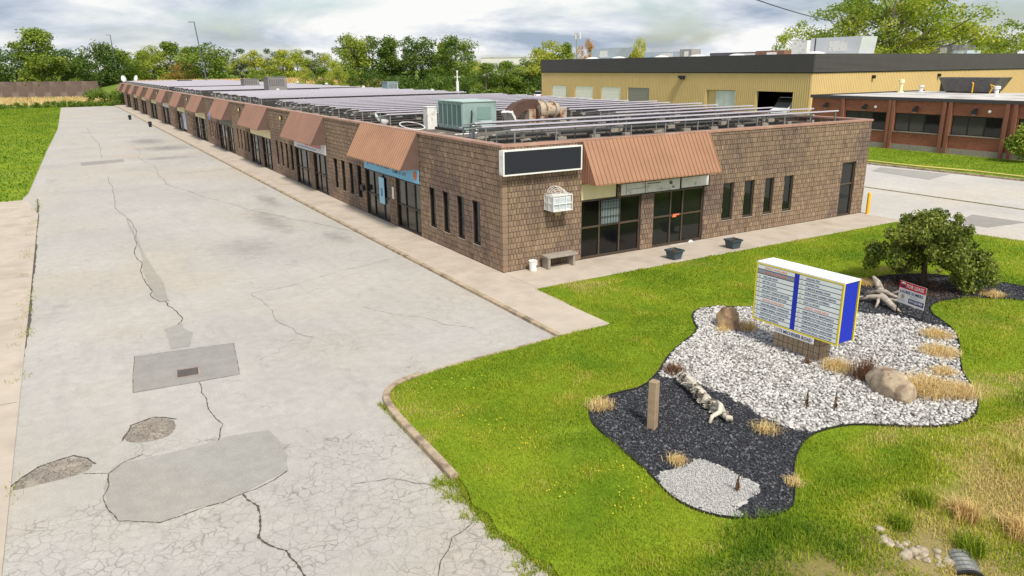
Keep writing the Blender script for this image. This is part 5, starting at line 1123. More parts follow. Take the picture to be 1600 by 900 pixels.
def roof_box(x, y, w_, d_, h_, label, m=mat('grey_unit', srgb(136, 132, 132), .6, .1, 3), grp=None):
    t = thing('rooftop_unit', label, 'air conditioner', (x, y, ZR), 0, grp); MB().bbox(0, w_, 0, d_, .1, h_, .03).build('cabinet', m, t); b = MB()
    for k in range(7): b.box(.1+k*w_*.12, .1+k*w_*.12+w_*.07, -.02, -.002, h_*.55, h_*.92)
    b.build('louvre', mat('grey_louvre', srgb(104, 100, 100), .6, .1, 4), t); MB().box(w_*.4, w_*.55, -.02, -.002, h_*.18, h_*.4).build('plate', M_WHITE, t); MB().box(.1, w_-.1, .1, d_-.1, 0, .1).build('curb', M_RUBBER, t); MB().box(-.04, w_+.04, -.04, d_+.04, h_, h_+.05).build('lid', m, t)
roof_box(7.6, 63.4, 2.0, 2.2, 1.95, 'taller grey rooftop unit among the solar rows'); roof_box(10.3, 88.4, 2.0, 2.4, 1.5, 'shorter grey rooftop unit further back among the solar rows')
roof_box(9.6, 147, 2.6, 2.0, .85, 'dark low rooftop box near the far end of the long roof', mat('dark_unit', srgb(70, 66, 72), .6, .1, 3))
roof_box(18.0, 55.0, 1.2, 1.6, 1.35, 'pale blue rooftop unit at the far edge of the long roof', mat('pale_blue_unit', srgb(150, 172, 180), .5, .08, 3))
for i, (x, y, h_) in enumerate(((19.2, 46.5, .8), (19.3, 66, .8), (18.6, 78, 1.0), (19.2, 94, 1.0), (18.9, 112, 1.3))):
    MB().lathe([(.09, 0), (.09, h_-.2), (.2, h_-.18), (.2, h_-.02), (0, h_+.04)], 10).build('roof_vent', M_WHITE_D, None, label=f'capped roof vent at the rear roof edge, {ordn(i)} nearest the viewer', cat='vent', group='capped vents along the rear roof edge').location = (x, y, ZR)
ms = thing('flue_mast', 'slim white flue mast with a crossbar rising past the rear roof edge', 'mast', (19.3, 41.2, ZR)); MB().tube([(0, 0, 0), (0, 0, 1.6), (0, 0, 1.62), (0, 0, 2.35)], [.13, .13, .06, .05], 10).build('pipe', M_WHITE, ms); MB().box(-.3, .3, -.03, .03, 1.95, 2.0).build('crossbar', M_WHITE, ms); MB().lathe([(.09, 2.35), (.09, 2.5), (0, 2.55)], 10).build('cap', M_WHITE, ms)
for i, (x, rz, lb) in enumerate(((.6, R(30), 'left white dish at the far end of the long roof'), (2.8, R(-60), 'right white dish at the far end of the long roof'))):
    t = thing('satellite_dish', lb, 'satellite dish', (x, 158.5, 4.4), rz, 'white dishes on the far roof end'); t.scale = (.62, .62, .8); q = MB().lathe([(0, .25), (.5, .18), (1.0, -.02), (1.02, 0), (.5, .22), (0, .3)], 18).build('dish', M_WHITE, t, smooth=True); q.location = (0, 0, 1.0); q.rotation_euler = (R(70), 0, 0); MB().tube([(0, .1, -.3), (0, .1, 1.0)], .07, 7).build('mast', M_WHITE, t)
# odds and ends lying on the near roof corner
for i, (x, y, a) in enumerate(((1.0, 4.3, .4), (1.6, 3.9, 1.2), (.9, 12.5, .1), (1.0, 10.6, .3), (2.4, 2.2, .2), (4.1, 5.4, 1.), (5.2, 4.6, .2), (1.3, 7.4, .7))):
    inst('loose_concrete_block', ball_me, None, (x, y, ZR), (0, 0, a), (1, 1, 1.1), label='loose concrete block lying on the bare roof corner', cat='block', group='loose blocks on the roof corner')
MB().tube([(.9+.5*math.cos(a*.45), 9.5+.8*math.sin(a*.45), 4.45+.12*math.sin(a*.45)) for a in range(15)], .025, 6).build('cable_loop', M_WHITE_D, None, label='loose pale cable looping over the roof edge', cat='cable')

# ================================================================== RED BRICK BUILDING TO THE RIGHT
XB = 48.0
br = thing('brick_building', 'low red brick building with dark windows beyond the driveway', 'building')
WN = [(17.35, 21.3), (12.7, 16.56), (8.0, 11.77), (3.2, 6.9), (-1.6, 2.2), (-6.4, -2.6)]
ops = [(a, c, 1.42, 2.9) for a, c in WN]
b = MB(); [b.box(XB, XB+.3, a, c, z0, z1) for a, c, z0, z1 in rects(-9, 24.9, -.2, 3.95, ops)]; b.box(XB+.3, XB+18, 24.6, 24.9, -.2, 3.95); wall = b.build('wall', M_REDBRICK, br)
MB().box(XB+.3, XB+.35, -9, 24.6, -.2, 3.9).build('inner_wall', M_DARKIN, br)
MB().box(XB-.12, XB+18, -9, 24.97, 3.95, 4.05).build('roof', M_ROOFW, br); MB().box(XB-.16, XB-.12, -9, 25, 3.9, 4.17).box(XB-.16, XB+18, 24.97, 25.02, 3.9, 4.17).build('roof_edge', M_FASCIA, br)
for y in (21.55, 17.05, 16.72, 12.42, 11.95, 7.72, 7.15, 2.8): MB().box(XB-.16, XB, y-.13, y+.13, -.2, 3.9).build('pier', M_PIER, br)
MB().box(XB-.06, XB-.01, -9, 24.9, -.2, .35).build('plinth', M_CONC_G, br)
for a, c in WN:
    f = MB(); z0, z1 = 1.42, 2.9; f.box(XB+.08, XB+.16, a, a+.07, z0, z1).box(XB+.08, XB+.16, c-.07, c, z0, z1).box(XB+.08, XB+.16, a+.07, c-.07, z1-.07, z1).box(XB+.08, XB+.16, a+.07, c-.07, z0, z0+.07); w3 = (c-a)/3
    for k in (1, 2): f.box(XB+.082, XB+.158, a+k*w3-.05, a+k*w3+.05, z0+.07, z1-.07)
    o = f.build('window', M_BRONZE_D, br)
    for k in range(3): MB().box(XB+.10, XB+.12, a+k*w3+.05, a+(k+1)*w3-.05, z0+.06, z1-.06).build('pane', M_GLASS_T if k != 0 else M_GLASS, o)
    MB().box(XB-.08, XB+.05, a-.05, c+.05, z0-.08, z0-.002).build('sill', M_CONC_G, o)
for y in (23.2, 19.3, 14.7, 10.0, 5.0):
    o = MB().box(XB-.3, XB, y-.06, y+.06, 3.35, 3.5).box(XB-.42, XB-.2, y-.16, y+.16, 3.05, 3.36).build('wall_light', M_BLACK, br); MB().box(XB-.4, XB-.22, y-.13, y+.13, 3.02, 3.05).build('lens', M_WHITE_D, o)
for y in (18.4, 9.0, 6.2): q = MB().lathe([(0, -.1), (.11, -.08), (.12, 0)], 10).build('round_light', M_WHITE, br); q.location = (XB-.03, y, 3.3); q.rotation_euler = (0, R(90), 0)
ru = thing('rooftop_unit', 'black angular rooftop unit with yellow pipes on the brick building', 'air conditioner', (63.0, 17.0, 4.05))
b = MB(); b.add([(0, 0, .15), (0, 4.2, .15), (0, 5.0, 1.45), (0, -.8, 1.45), (2.2, 0, .15), (2.2, 4.2, .15), (2.2, 5.0, 1.45), (2.2, -.8, 1.45)], [(0, 3, 2, 1), (4, 5, 6, 7), (0, 1, 5, 4), (1, 2, 6, 5), (2, 3, 7, 6), (3, 0, 4, 7)]); recalc(b.build('hood', mat('black_unit', srgb(92, 88, 84), .6, .25, 2), ru))
for y in (.2, 1.6, 3.0): MB().box(-.05, -.002, y, y+.9, .3, 1.25).build('panel', mat('black_unit_panel', srgb(82, 80, 80), .6, .2, 3), ru)
MB().tube([(-.1, 1.5, .05), (-.1, 1.5, .9), (-.1, 1.6, 1.0)], .06, 7).build('yellow_pipe', M_YELLOW, ru); MB().tube([(-.1, -.1, .05), (-.1, -.3, .5), (-.1, -.1, .8), (-.1, -.7, .6)], .06, 7).build('yellow_pipe', M_YELLOW, ru); MB().box(0, 2.2, .1, 4.1, 0, .15).build('skid', M_RUBBER, ru)
for i, (x, y, h_, lb) in enumerate(((60.5, 24.2, 1.3, 'cream roof vent at the rear of the brick building roof'), (57, 13.3, .9, 'white roof vent right of the black rooftop unit'), (63, 23.6, .7, 'small grey roof vent left of the black rooftop unit'))):
    MB().lathe([(.3, 0), (.3, .1), (.16, .12), (.16, h_*.7), (.26, h_*.72), (.26, h_*.95), (0, h_)], 12).build('roof_vent', M_CREAM if i == 0 else M_WHITE_D, None, label=lb, cat='vent').location = (x, y, 4.05)
MB().tube([(38.6, -8, -.03), (38.9, 0, -.03), (39.2, 5, -.04), (38.5, 8.4, -.03), (38.6, 12, -.03), (38.4, 18, -.03)], .07, 6).build('hose', mat('pale_yellow_hose', srgb(206, 190, 110), .6, .1, 5), None, label='pale yellow hose lying along the far lawn', cat='hose')
fs = thing('shrub', 'round green shrub against the right end of the brick building', 'shrub', (46.8, 5.4, -.1)); g_ = random.Random(3); C = [(g_.uniform(-.5, .5), g_.uniform(-.9, .9), g_.uniform(.6, 2.2)) for _ in range(18)]; V, F, T = leaf_cloud(C, [.6]*18, 160, .11, .9, 21); inst('foliage', raw_mesh('foliage', V, F, T, LEAF['mid']), fs); MB().tube([(0, 0, 0), (0, 0, 1.2)], [.08, .05], 6).build('stem', M_BARK, fs)

# ================================================================== BEIGE METAL BUILDING
XG, YG, XG2, YG2 = 62.9, 36.7, 118.0, 93.7
bg_ = thing('beige_building', 'large beige ribbed metal building with charcoal fascia and garage doors', 'building')
DO = [(86.05, 90.36), (78.45, 83.43), (71.41, 76.24), (64.73, 69.72), (48.06, 53.24), (39.11, 44.62)]
ops = [(a, c, -.2, 3.7) for a, c in DO]; opsr = [(89, 101, -.2, 4.4)]
b = MB(); [b.box(XG, XG+.3, a, c, z0, z1) for a, c, z0, z1 in rects(YG, YG2, -.2, 5.85, ops)]
for k in range(int((YG2-YG)/.32)):
    y = YG+.1+k*.32
    for a, c, z0, z1 in rects(y, y+.09, -.2, 5.85, [o_ for o_ in ops if o_[0] < y+.09 and o_[1] > y]): b.box(XG-.05, XG, a, c, z0, z1)
b.build('side_wall', M_BEIGE, bg_)
b = MB(); [b.box(a, c, YG, YG+.3, z0, z1) for a, c, z0, z1 in rects(XG+.3, XG2, -.2, 5.95, opsr)]
for k in range(int((XG2-XG)/.32)):
    x = XG+.1+k*.32
    for a, c, z0, z1 in rects(x, x+.09, -.2, 5.95, [o_ for o_ in opsr if o_[0] < x+.09 and o_[1] > x]): b.box(a, c, YG-.05, YG, z0, z1)
b.build('front_wall', M_BEIGE, bg_)
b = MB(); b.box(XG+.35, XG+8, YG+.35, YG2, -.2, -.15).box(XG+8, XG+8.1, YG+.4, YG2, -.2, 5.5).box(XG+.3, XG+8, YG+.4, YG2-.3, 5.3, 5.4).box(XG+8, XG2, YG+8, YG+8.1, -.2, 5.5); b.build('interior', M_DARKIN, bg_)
MB().box(XG-.10, XG2, YG-.10, YG2, 5.75+.1, 5.96).build('drip_edge', M_BRONZE_D, bg_)
for fi, z0 in enumerate(np.arange(5.96, 7.9, .405)):
    MB().box(XG-.16, XG, YG-.16, YG2+.1, z0+.015, z0+.40).box(XG, XG2, YG-.16, YG, z0+.015, z0+.40).build('fascia_board', M_FASCIA, bg_)
MB().box(XG-.12, XG-.02, YG-.12, YG2+.08, 5.962, 7.98).box(XG-.02, XG2, YG-.12, YG-.02, 5.962, 7.98).build('fascia_backing', M_FASCIA, bg_)
b = MB()
for z in np.arange(6.0, 7.9, .135): b.box(XG, XG2, YG-.19, YG-.16, z, z+.06)
b.build('fascia_ribs', mat('fascia_rib', srgb(104, 98, 98), .3, .08, .6, metal=.3), bg_, kind='stuff')  # ribs coloured lighter than the boards, a painted reflection along each line
MB().box(XG-.1, XG2, YG-.1, YG2, 7.5, 7.7).build('roof', M_ROOFW, bg_); MB().box(XG-.18, XG+.1, YG-.2, YG2+.12, 7.985, 8.03).box(XG+.1, XG2, YG-.2, YG+.1, 7.985, 8.03).build('cap_flashing', M_FASCIA, bg_)
MB().box(XG, XG2, YG2, YG2+.1, -.2, 5.95).build('rear_wall', M_BEIGE, bg_)
for i, (a, c) in enumerate(DO[:5]):
    m = M_DOORW if i < 3 else (M_DOORG if i == 3 else mat('strip_curtain', srgb(206, 212, 214), .4, .12, 1.2)); o = bpy.data.objects.new('garage_door', None); 
    z = -.15; f = MB().box(XG+.05, XG+.1, a, a+.08, -.15, 3.7).box(XG+.05, XG+.1, c-.08, c, -.15, 3.7).build('garage_door', M_BEIGE, bg_)
    if i < 4:
        for k in range(7): MB().box(XG+.04, XG+.06, a+.09, c-.09, -.15+k*.55+.01, -.15+(k+1)*.55).build('door_panel', m, f)
    else:
        for k in range(9): yy = a+.05+k*(c-a-1.7)/9; MB().box(XG+.16+.02*(k % 2), XG+.18+.02*(k % 2), yy, yy+(c-a-1.7)/9+.02, -.15, 3.65).build('curtain_strip', m, f)
        MB().box(XG+.3, XG+.35, c-1.6, c, -.15, 3.7).build('door_leaf', M_BEIGE, f)
o = MB().box(XG-.5, XG-.05, 57.4, 58.4, 5.2, 5.5).box(XG-.7, XG-.3, 57.2, 57.8, 5.0, 5.3).build('floodlight', M_BLACK, bg_)
for x in (74, 88): MB().box(x, x+.3, YG-.4, YG-.05, 5.1, 5.5).build('floodlight', M_BRONZE_D, bg_)
MB().box(89.2, 100.8, YG+.5, YG+.55, .2, 4.3).build('garage_door', M_BRONZE_D, bg_)
def unit_box(name, label, x, y, z, w_, d_, h_, m, slope=0.):
    t = thing(name, label, 'rooftop unit', (x, y, z)); b = MB(); b.add([(0, 0, .15), (w_, 0, .15), (w_, d_, .15), (0, d_, .15), (0, -slope, h_), (w_, -slope, h_), (w_, d_, h_), (0, d_, h_)], [(0, 3, 2, 1), (4, 5, 6, 7), (0, 1, 5, 4), (1, 2, 6, 5), (2, 3, 7, 6), (3, 0, 4, 7)]); b.build('cabinet', m, t)
    MB().box(.2, w_-.2, .2, d_-.2, 0, .15).build('curb', M_RUBBER, t); MB().box(-.02, -.002, d_*.25, d_*.6, h_*.3, h_*.8).build('access_panel', M_WHITE_D, t); return t
M_UNITB = mat('pale_unit', srgb(176, 190, 198), .5, .08, 1)
unit_box('rooftop_unit', 'pale blue rooftop unit with an overhanging end at the far roof corner', 70, 82.6, 7.7, 3.0, 6.0, 2.1, M_UNITB, 2.2); t = unit_box('rooftop_unit', 'large white box unit on the near corner of the beige roof', 72, 37.5, 7.7, 3, 7.0, 2.35, mat('white_unit', srgb(206, 210, 214), .5, .05, 1), .3)
MB().box(-.03, -.003, 6.2, 6.35, .2, 2.3).build('seam', M_RUBBER, t); unit_box('rooftop_unit', 'squat cream rooftop unit left of the white box unit', 74, 46.6, 7.7, 2, 2.4, 2.2, M_WHITE_D)
unit_box('rooftop_unit', 'low pale rooftop unit in the middle of the beige roof', 76, 72.0, 7.7, 2.5, 9.5, 1.35, M_UNITB); unit_box('rooftop_unit', 'small grey cube unit at the middle of the beige roof', 74, 68.0, 7.7, 2, 2.6, 1.6, mat('mid_grey_unit', srgb(150, 146, 142), .6, .1, 2)); unit_box('rooftop_unit', 'long dark low unit on the beige roof', 76, 54, 7.7, 2, 12, .95, mat('dark_purple_unit', srgb(88, 80, 92), .6, .15, .5)); unit_box('rooftop_unit', 'rusty low unit beside the long dark rooftop unit', 75.5, 51.5, 7.7, 2, 5, 1.05, mat('rusty_unit', srgb(128, 92, 74), .7, .2, 1))
unit_box('rooftop_unit', 'grey rooftop unit behind the right fascia', 100, 42, 7.7, 6, 3, 1.6, mat('grey_unit_b', srgb(140, 138, 142), .6, .1, 1)); unit_box('rooftop_unit', 'low pale unit by the right fascia of the beige roof', 98.5, 39, 7.7, 3.5, 2, .8, M_UNITB)
for i, (x, y) in enumerate(((66, 83), (66, 76), (67, 67), (67, 59.5), (68, 53), (66, 39))):
    MB().lathe([(1.3, 0), (1.3, .2), (1.1, .42), (.6, .58), (0, .64)], 16).build('skylight_dome', M_WHITE, None, label=f'white domed skylight on the beige roof, {ordn(i)} from the far end', cat='skylight', group='skylight domes on the beige roof').location = (x, y, 7.7)
# van parked in the open bay, cars on the far lot
def car(name, label, loc, rz, paint, L=4.5, Wd=1.8, Hh=1.5, van=False):
    t = thing(name, label, 'van' if van else 'car', loc, rz); hw = Wd/2
    body = [(-L/2, .35), (-L/2, .8), (-L/2+.12, .95), (-L*.18, 1.0), (L*.25, .98), (L/2-.1, .82), (L/2, .6), (L/2, .32)] if not van else [(-L/2, .4), (-L/2, 2.0), (-L/2+.15, 2.2), (L*.18, 2.25), (L*.34, 1.35), (L/2-.1, 1.1), (L/2, .8), (L/2, .4)]
    n = len(body); b = MB(); V = [(x, -hw+(.06 if z > .9 else 0), z) for x, z in body]+[(x, hw-(.06 if z > .9 else 0), z) for x, z in body]; b.add(V, [tuple(range(n)), tuple(range(2*n-1, n-1, -1))]+[(i, n+i, n+(i+1) % n, (i+1) % n) for i in range(n)]); recalc(b.build('body', paint, t))
    if not van:
        cb = [(-L*.40, .96), (-L*.24, Hh-.04), (-L*.05, Hh), (L*.10, Hh-.05), (L*.27, .97)]; n = 5; g_ = MB(); V = [(x, -(hw-.08-(.16 if z > 1.2 else 0)), z) for x, z in cb]+[(x, (hw-.08-(.16 if z > 1.2 else 0)), z) for x, z in cb]; g_.add(V, [tuple(range(n)), tuple(range(2*n-1, n-1, -1))]+[(i, n+i, n+(i+1) % n, (i+1) % n) for i in range(n)]); recalc(g_.build('windows', M_GLASS, t)); MB().bbox(-L*.23, L*.09, -hw+.26, hw-.26, Hh-.03, Hh+.02, .01).build('roof', paint, t)
    else:
        q = MB().add([(L*.19, -hw+.12, 2.2), (L*.335, -hw+.12, 1.42), (L*.335, hw-.12, 1.42), (L*.19, hw-.12, 2.2)], [(0, 1, 2, 3)]).build('windscreen', M_GLASS, t); q.location = (.03, 0, .02); MB().box(L/2, L/2+.03, -.6, .6, .55, .8).build('grille', M_BLACK, t)
    for x in (-L*.3, L*.3):
        for y in (-hw+.02, hw-.22): q = MB().lathe([(0, 0), (.2, 0), (.32, .02), (.33, .1), (.32, .2), (0, .2)], 16).build('wheel', M_RUBBER, t); q.location = (x, y+.2, .33); q.rotation_euler = (R(90), 0, 0); w2 = MB().lathe([(0, -.005), (.18, -.005), (.19, .205), (0, .205)], 12).build('rim', M_ALU, q)
    for y in (-hw+.3, hw-.3): MB().bbox(L/2-.04, L/2+.02, y-.18, y+.18, .62, .76, .01).build('headlight', M_WHITE, t); MB().box(-L/2-.02, -L/2+.02, y-.16, y+.16, .66, .86).build('tail_light', M_RED, t)
    return t
v_ = car('van', 'white van parked nose out in the open dark bay', (64.9, 40.6, -.15), R(180), M_CAR['white'], 5, 2.1, 2.2, True); v_.scale = (1.25, 1.15, 1.42)
car('parked_car', 'dark car beyond the rear edge of the long roof', (77.0, 139, -.1), R(100), M_CAR['dark']); car('parked_car', 'white car left of the beige building', (82.4, 125.2, -.1), R(60), M_CAR['white'], 4.6, 1.85, 1.6)
st(sheet('far_lot', [(37, 100), (62, 95), (100, 95), (100, 150), (60, 160), (40, 158), (22, 158), (22, 100)], -.12, M_DRIVE))
st(sheet('far_grass_strip', [(62, 141), (100, 118), (110, 140), (68, 165)], -.10, M_LAWN))

# ================================================================== BACKGROUND
# barrier wall of brown panels behind the lot
wl_ = thing('barrier_wall', 'brown panelled barrier wall behind the far end of the lot', 'wall', (-42, 225, 0), math.atan2(-19, 41))
pm = MB().box(.05, 3.95, -.06, .06, 0, 4.3).mesh('panel', mat('brown_barrier', srgb(104, 88, 80), .8, .2, .4, col2=srgb(132, 116, 106))); po = MB().box(-.12, .12, -.12, .12, -.2, 4.5).mesh('post', mat('barrier_post', srgb(120, 100, 90), .8, .1, 1))
for i in range(11):
    inst('panel', pm, wl_, (i*4, 0, .1+.05*(i % 2))); inst('post', po, wl_, (i*4, 0, 0))
dk = thing('dark_fence', 'dark brown board fence below the middle tree group', 'fence', (62, 200, 2.9), math.atan2(-23, 12)); pd = MB().box(.05, 2.95, -.05, .05, 0, 2.5).mesh('panel', mat('dark_board', srgb(66, 50, 46), .85, .2, .6))
for i in range(9): inst('panel', pd, dk, (i*3, 0, .05*(i % 2)))
for i, (x, y) in enumerate(((63.1, 197.6), (71.6, 181.6))):
    MB().bbox(-.8, .8, -.8, .8, 0, 5.0 if i else 5.4, .05).build('utility_box', M_WHITE_D, None, label=('white box at the left end of the dark board fence', 'white box at the right end of the dark board fence')[i], cat='box').location = (x-.9, y-.9, 0)
wb = thing('white_building', 'flat roofed white building far behind the trees', 'building', (146, 268, 0), R(-30)); MB().box(0, 22, 0, 14, 0, 10.6).build('wall', mat('far_white_wall', srgb(206, 204, 202), .8, .06, .2), wb); MB().box(-.2, 22.2, -.2, 14.2, 10.6, 10.85).build('roof', M_ROOFW, wb); MB().box(3, 7, -.05, -.003, 6, 8.5).build('louvre', M_DOORG, wb)
# tall lights, tower, cable
def lamp(x, y, h_, lean, label):
    t = thing('light_pole', label, 'light pole', (x, y, 0), 0); b = MB().tube([(0, 0, 0), (lean*.5, 0, h_*.5), (lean, 0, h_)], [.16, .13, .09], 8).build('pole', mat('pole_grey', srgb(92, 96, 98), .6, .1, 1), t); MB().bbox(lean-1.1, lean+.15, -.16, .16, h_-.08, h_+.14, .04).build('lamp_head', M_GALV, t)
lamp(15.55, 148.0, 16.2, -1.4, 'tall leaning light pole beyond the long roof'); lamp(3.7, 219, 16.3, -.4, 'light pole rising behind the trees left of the long roof')
tw = thing('cell_tower', 'thin grey mobile phone tower behind the beige building', 'tower', (128.2, 173.8, 0)); MB().tube([(0, 0, 0), (0, 0, 16.6)], [.45, .3], 8).build('mast', mat('tower_grey', srgb(150, 156, 164), .6, .05, 1), tw)
for a in range(3): MB().box(-.15, .15, .8, 1.1, 14.8, 16.8).build('antenna', M_WHITE_D, tw).rotation_euler = (0, 0, a*2.09); MB().box(-.05, .05, 0, .8, 15.6, 15.75).build('bracket', M_GALV, tw).rotation_euler = (0, 0, a*2.09)
A_, B_ = Vector((20, 14.5, 12.6)), Vector((98, 58, 13.0)); pts = []
for i in range(25): t = i/24; p_ = A_.lerp(B_, t); p_.z -= 1.6*4*t*(1-t)*.35; pts.append(p_)
MB().tube(pts, .045, 5).build('overhead_cable', M_RUBBER, None, label='overhead cable crossing the sky towards the big trees', cat='cable')

# --- trees
PROTO = {}
def proto(kind, shape, seed, h, wd, clumps, n, leaf, tr, **kw): return tree_proto(seed, h, wd, kind, clumps, n, leaf, tr, shape=shape, **kw)+(h, wd)
PROTO[0] = [proto('dark', 'round', 11, 12, 11, 34, 75, .34, .3, crown0=.05), proto('dark', 'round', 12, 12, 11, 34, 75, .34, .3, crown0=.08)]
PROTO[1] = [proto('mid', 'round', 21, 16, 11, 46, 75, .34, .32, crown0=.14), proto('dark', 'round', 22, 16, 11, 42, 75, .36, .32, crown0=.16), proto('mid', 'tall', 23, 16, 9, 40, 75, .34, .3, crown0=.18)]
PROTO[2] = [proto('mid', 'round', 31, 11, 9, 30, 75, .30, .25, crown0=.04), proto('mid', 'tall', 32, 11, 8, 30, 70, .30, .25, crown0=.05)]
PROTO[3] = [proto('yellow', 'round', 41, 12, 9, 30, 72, .30, .24, crown0=.06), proto('yellow', 'tall', 42, 12, 8, 30, 72, .30, .24, crown0=.05)]
PROTO[4] = [proto('yellow', 'round', 51, 10, 9, 26, 70, .30, .22, crown0=.05)]
PROTO[5] = [proto('rust', 'round', 61, 9, 8, 26, 60, .30, .2, crown0=.1)]
PROTO[6] = [proto('grey', 'tall', 71, 13, 6, 22, 50, .30, .22, crown0=.2)]
PROTO[7] = [proto('bright', 'round', 81, 14, 10, 40, 62, .24, .3, crown0=.25, limbs=12, gap=.72)]
PROTO[8] = [proto('bright', 'round', 91, 19, 14, 58, 78, .24, .42, crown0=.22, limbs=20, gap=.66), proto('bright', 'tall', 92, 19, 13, 54, 78, .24, .42, crown0=.26, limbs=20, gap=.70)]
DESC = {0: 'dense dark green tree', 1: 'tall full mid green tree', 2: 'bushy green tree', 3: 'yellow green tree', 4: 'low yellow green tree', 5: 'rusty brown leaved tree', 6: 'thin grey green tree', 7: 'airy bright green tree', 8: 'big bright green tree'}
def plant(lst, where, grp):
    cnt = {}
    for i, (x, y, h_, wd, k) in enumerate(lst):
        tr_, cr, ph, pw_ = PROTO[k][i % len(PROTO[k])]; j = cnt.get(k, 0); cnt[k] = j+1
        t = thing('tree', f'{DESC[k]} {where}, {ordn(j)} such from left', 'tree', (x, y, -.15), random.uniform(0, 6.28), grp)
        w_ = max(wd*1.12/pw_, .55*h_/ph*.6); t.scale = (w_, w_*random.uniform(.9, 1.1), h_/ph)
        inst('trunk', tr_, t); inst('crown', cr, t)
FAR = [(-28.0, 249.5, 15.9, 13.7, 0), (-20.8, 241.7, 13.2, 12.4, 0), (-14.2, 218.0, 18.7, 12.9, 1), (-9.7, 238.6, 13.5, 11.4, 0), (-7.1, 248.7, 11.6, 9.1, 4), (-4.8, 232.1, 11.0, 7.7, 2), (-.7, 221.6, 14.5, 12.7, 0), (4.6, 226.5, 13.0, 10.4, 2), (9.6, 238.7, 12.5, 9.6, 2), (14.1, 253.5, 13.2, 9.3, 2), (15.4, 241.0, 14.5, 8.9, 3), (20.8, 243.7, 15.7, 10.8, 2), (21.4, 231.6, 10.2, 8.6, 5), (24.7, 235.5, 14.0, 7.8, 2), (27.4, 219.9, 14.8, 13.1, 2), (34.7, 235.4, 11.7, 8.8, 3), (40.6, 237.6, 14.1, 7.6, 6), (43.7, 230.0, 13.5, 8.7, 3), (48.4, 233.0, 14.0, 5.7, 6), (51.3, 225.5, 13.6, 9.4, 3), (56.4, 228.2, 13.1, 8.7, 3), (61.8, 230.8, 13.6, 7.5, 6), (66.6, 231.5, 12.0, 8.9, 3)]
plant(FAR, 'in the far tree line', 'far tree line')
MIDT = [(56.3, 175.9, 15.7, 10.2, 1), (63.8, 179.6, 16.3, 11.9, 1), (69.1, 179.9, 15.7, 7.3, 1), (75.2, 182.1, 16.2, 5.2, 6), (75.0, 172.9, 15.8, 10.0, 1), (85.8, 181.6, 13.9, 5.7, 2), (80.3, 161.6, 15.0, 11.4, 1), (74.9, 135.7, 8.0, 6.9, 2), (95.7, 181.5, 9.2, 7.0, 3), (81.3, 137.7, 8.4, 7.8, 2), (87.9, 139.6, 9.0, 8.0, 2), (96.9, 145.9, 9.7, 7.4, 3)]
plant(MIDT, 'left of the beige building', 'middle tree group')
plant([(92.9, 136.6, 13.1, 9.6, 3), (97.9, 135.9, 12.6, 5.5, 2), (115.7, 152.1, 14.2, 5.1, 5), (104.9, 120.1, 11.0, 4.0, 2), (105.5, 117.5, 13.2, 4.6, 3)], 'showing over the beige fascia', 'trees behind the beige fascia')
plant([(31.1, 173.4, 7.1, 5.7, 2), (35.4, 170.9, 6.3, 3.7, 2), (39.9, 162.4, 7.6, 3.9, 3), (42.7, 157.3, 7.5, 4.7, 2), (44.5, 151.5, 7.9, 4.9, 3), (48.4, 153.8, 7.0, 3.1, 2)], 'in the dry field', 'young trees in the dry field')
plant([(97.4, 69.9, 10.9, 4.8, 7), (95.6, 65.2, 14.4, 8.6, 7), (106.3, 64.6, 12.3, 7.4, 7), (92.6, 52.9, 18.6, 14.1, 8), (91.6, 46.5, 20.5, 12.5, 8), (100.1, 46.2, 19.6, 14.3, 8), (122.4, 60.8, 13.2, 11.9, 7), (112.9, 49.0, 14.4, 13.3, 8), (132.6, 54.7, 10.7, 9.6, 7), (118.7, 45.5, 14.0, 11.1, 7), (132.6, 48.9, 13.9, 10.8, 7)], 'above the beige building', 'trees above the beige building')
# --- undergrowth: masses nobody could count
def belt(name, path, width, hmin, hmax, n, leaf, kind, label, seed, z=-.15):
    g = np.random.default_rng(seed); P = np.array(path, float); seg = np.hypot(*np.diff(P, axis=0).T); cum = np.concatenate([[0], np.cumsum(seg)]); C, Rr = [], []
    for _ in range(n):
        s_ = g.random()*cum[-1]; k = min(len(seg)-1, int(np.searchsorted(cum, s_)-1)); t = (s_-cum[k])/seg[k]; p_ = P[k]*(1-t)+P[k+1]*t; d_ = (P[k+1]-P[k])/seg[k]; o_ = g.uniform(-.5, .5)*width
        H = hmin+(hmax-hmin)*np.clip(.5+.9*mnoise.noise((s_*.09, seed, 0)), 0, 1); C.append((p_[0]-d_[1]*o_, p_[1]+d_[0]*o_, z+H*g.random()**.7*.85)); Rr.append(g.uniform(.5, 1.)*H*.26+.3)
    V, F, T = leaf_cloud(C, Rr, 100, leaf*.78, .8, seed, jt=.2); V[:, 2] = np.maximum(V[:, 2], -.15); inst(name, raw_mesh(name, V, F, T, LEAF[kind]), None, label=label, cat='undergrowth', kind='stuff')
belt('undergrowth', [(-45, 252), (-5, 232), (30, 226), (70, 224)], 9, 3.0, 7.5, 210, .36, 'mid', 'mixed undergrowth along the foot of the far tree line', 3)
belt('undergrowth', [(20, 212), (45, 205), (66, 200)], 4, 1.5, 3.0, 60, .3, 'yellow', 'low yellow green scrub before the far tree line', 4)
belt('dark_hedge', [(52, 166), (66, 152), (80, 142), (100, 128)], 7, 4.5, 7.5, 190, .3, 'dark', 'thick dark green hedge mass in front of the middle trees', 5)
belt('lot_end_scrub', [(-40, 166), (-18, 161), (0, 160)], 4, .5, 1.4, 150, .16, 'mid', 'weedy scrub along the far end of the parking lot', 6)
belt('lot_end_scrub', [(-6, 168), (-2, 166), (1.5, 165)], 5, 2.5, 4.2, 36, .24, 'mid', 'round green bushes beside the far corner of the long building', 7)
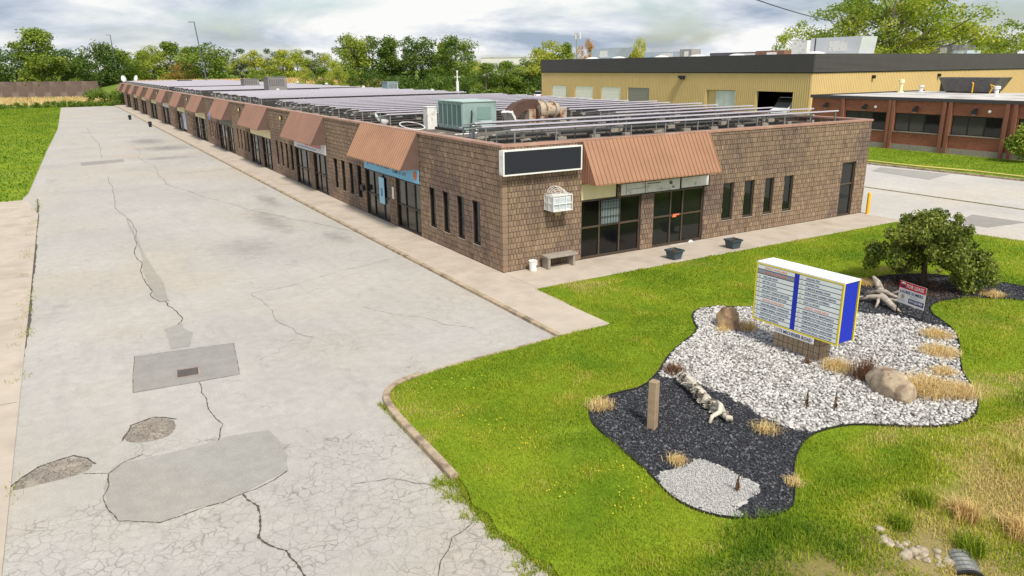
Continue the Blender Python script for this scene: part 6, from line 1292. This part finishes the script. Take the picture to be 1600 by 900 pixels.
belt('scrub', [(60, 250), (100, 235), (150, 205), (240, 150)], 14, 4, 9, 160, .5, 'mid', 'distant wood along the horizon', 8)
belt('scrub', [(-160, 300), (-80, 280), (-30, 268)], 16, 5, 11, 110, .5, 'mid', 'distant wood left of the lot', 9)
belt('scrub', [(95, 80), (110, 72), (150, 62), (190, 40)], 8, 4, 9, 120, .35, 'bright', 'green scrub behind the beige building', 10)
bk_ = MB(); zs = [(162, -.15), (174, 2.2), (186, 3.5), (270, 3.6)]
for (y0, z0), (y1, z1) in zip(zs, zs[1:]): bk_.add([(4, y0, z0), (64, y0-14 if y0 < 200 else y0, z0), (64, y1-14 if y1 < 200 else y1, z1), (4, y1, z1)], [(0, 1, 2, 3)])
bk_.add([(4, 162, -.15), (4, 174, 2.2), (4, 186, 3.5), (4, 270, 3.6), (-14, 270, -.15), (-14, 186, -.15)], [(0, 5, 4), (0, 4, 3, 2, 1)]); st(bk_.build('field_bank', M_FIELD))
def bank_z(x, y):
    y = y+14*np.clip((x-4)/60, 0, 1); return np.interp(y, [q[0] for q in zs], [q[1] for q in zs])
# dry field grass
def tallgrass(x0, x1, y0, y1, n, h_, m, label, fn=None):
    P = np.column_stack([rng.uniform(x0, x1, n), rng.uniform(y0, y1, n)]); 
    if fn is not None: P = P[fn(P)]
    k = len(P); zb = bank_z(P[:, 0], P[:, 1]) if 4 < x0 < 30 else np.full(k, -.1); inst('field_grass', blade_mesh('field_grass', np.column_stack([P, zb]), rng.uniform(.4, 1., k)*h_, rng.uniform(.05, .12, k), .6, np.clip(rng.random(k)*.6+.25*nz(P, .12, 3), 0, 1) if m is M_BLADE else rng.random(k), m), None, label=label, cat='grass', kind='stuff')
tallgrass(6, 62, 158, 205, 40000, 1.3, M_STRAW, 'tall dry straw grass in the field behind the long roof')
tallgrass(-45, 0, 168, 225, 22000, 1.1, M_STRAW, 'pale dry grass between the scrub and the brown barrier wall')
tallgrass(-40, -11.6, 28.3, 157, 62000, .2, M_BLADE, 'green verge grass along the left side of the lot', lambda P: P[:, 0] < np.interp(P[:, 1], [28, 31.2, 60, 90, 156], [-15.1, -14.85, -13.95, -12.85, -11.75])+rng.normal(0, .05, len(P)))
tallgrass(37.6, 47.8, -6, 30, 30000, .05, M_BLADE, 'mown lawn grass before the brick building')
for i, (x, y) in enumerate(((-3.4, 104), (-2.5, 86))):
    b = thing('litter_bin', ('small black bin on the far part of the lot', 'small black bin on the walk beneath the far awnings')[i], 'bin', (x, y, ZA)); b.scale = (.7, .7, .7); MB().lathe([(0, 0), (.25, 0), (.32, .8), (.34, .82), (.34, .9), (.2, 1.0), (0, 1.02)], 14).build('body', M_BLACK, b)
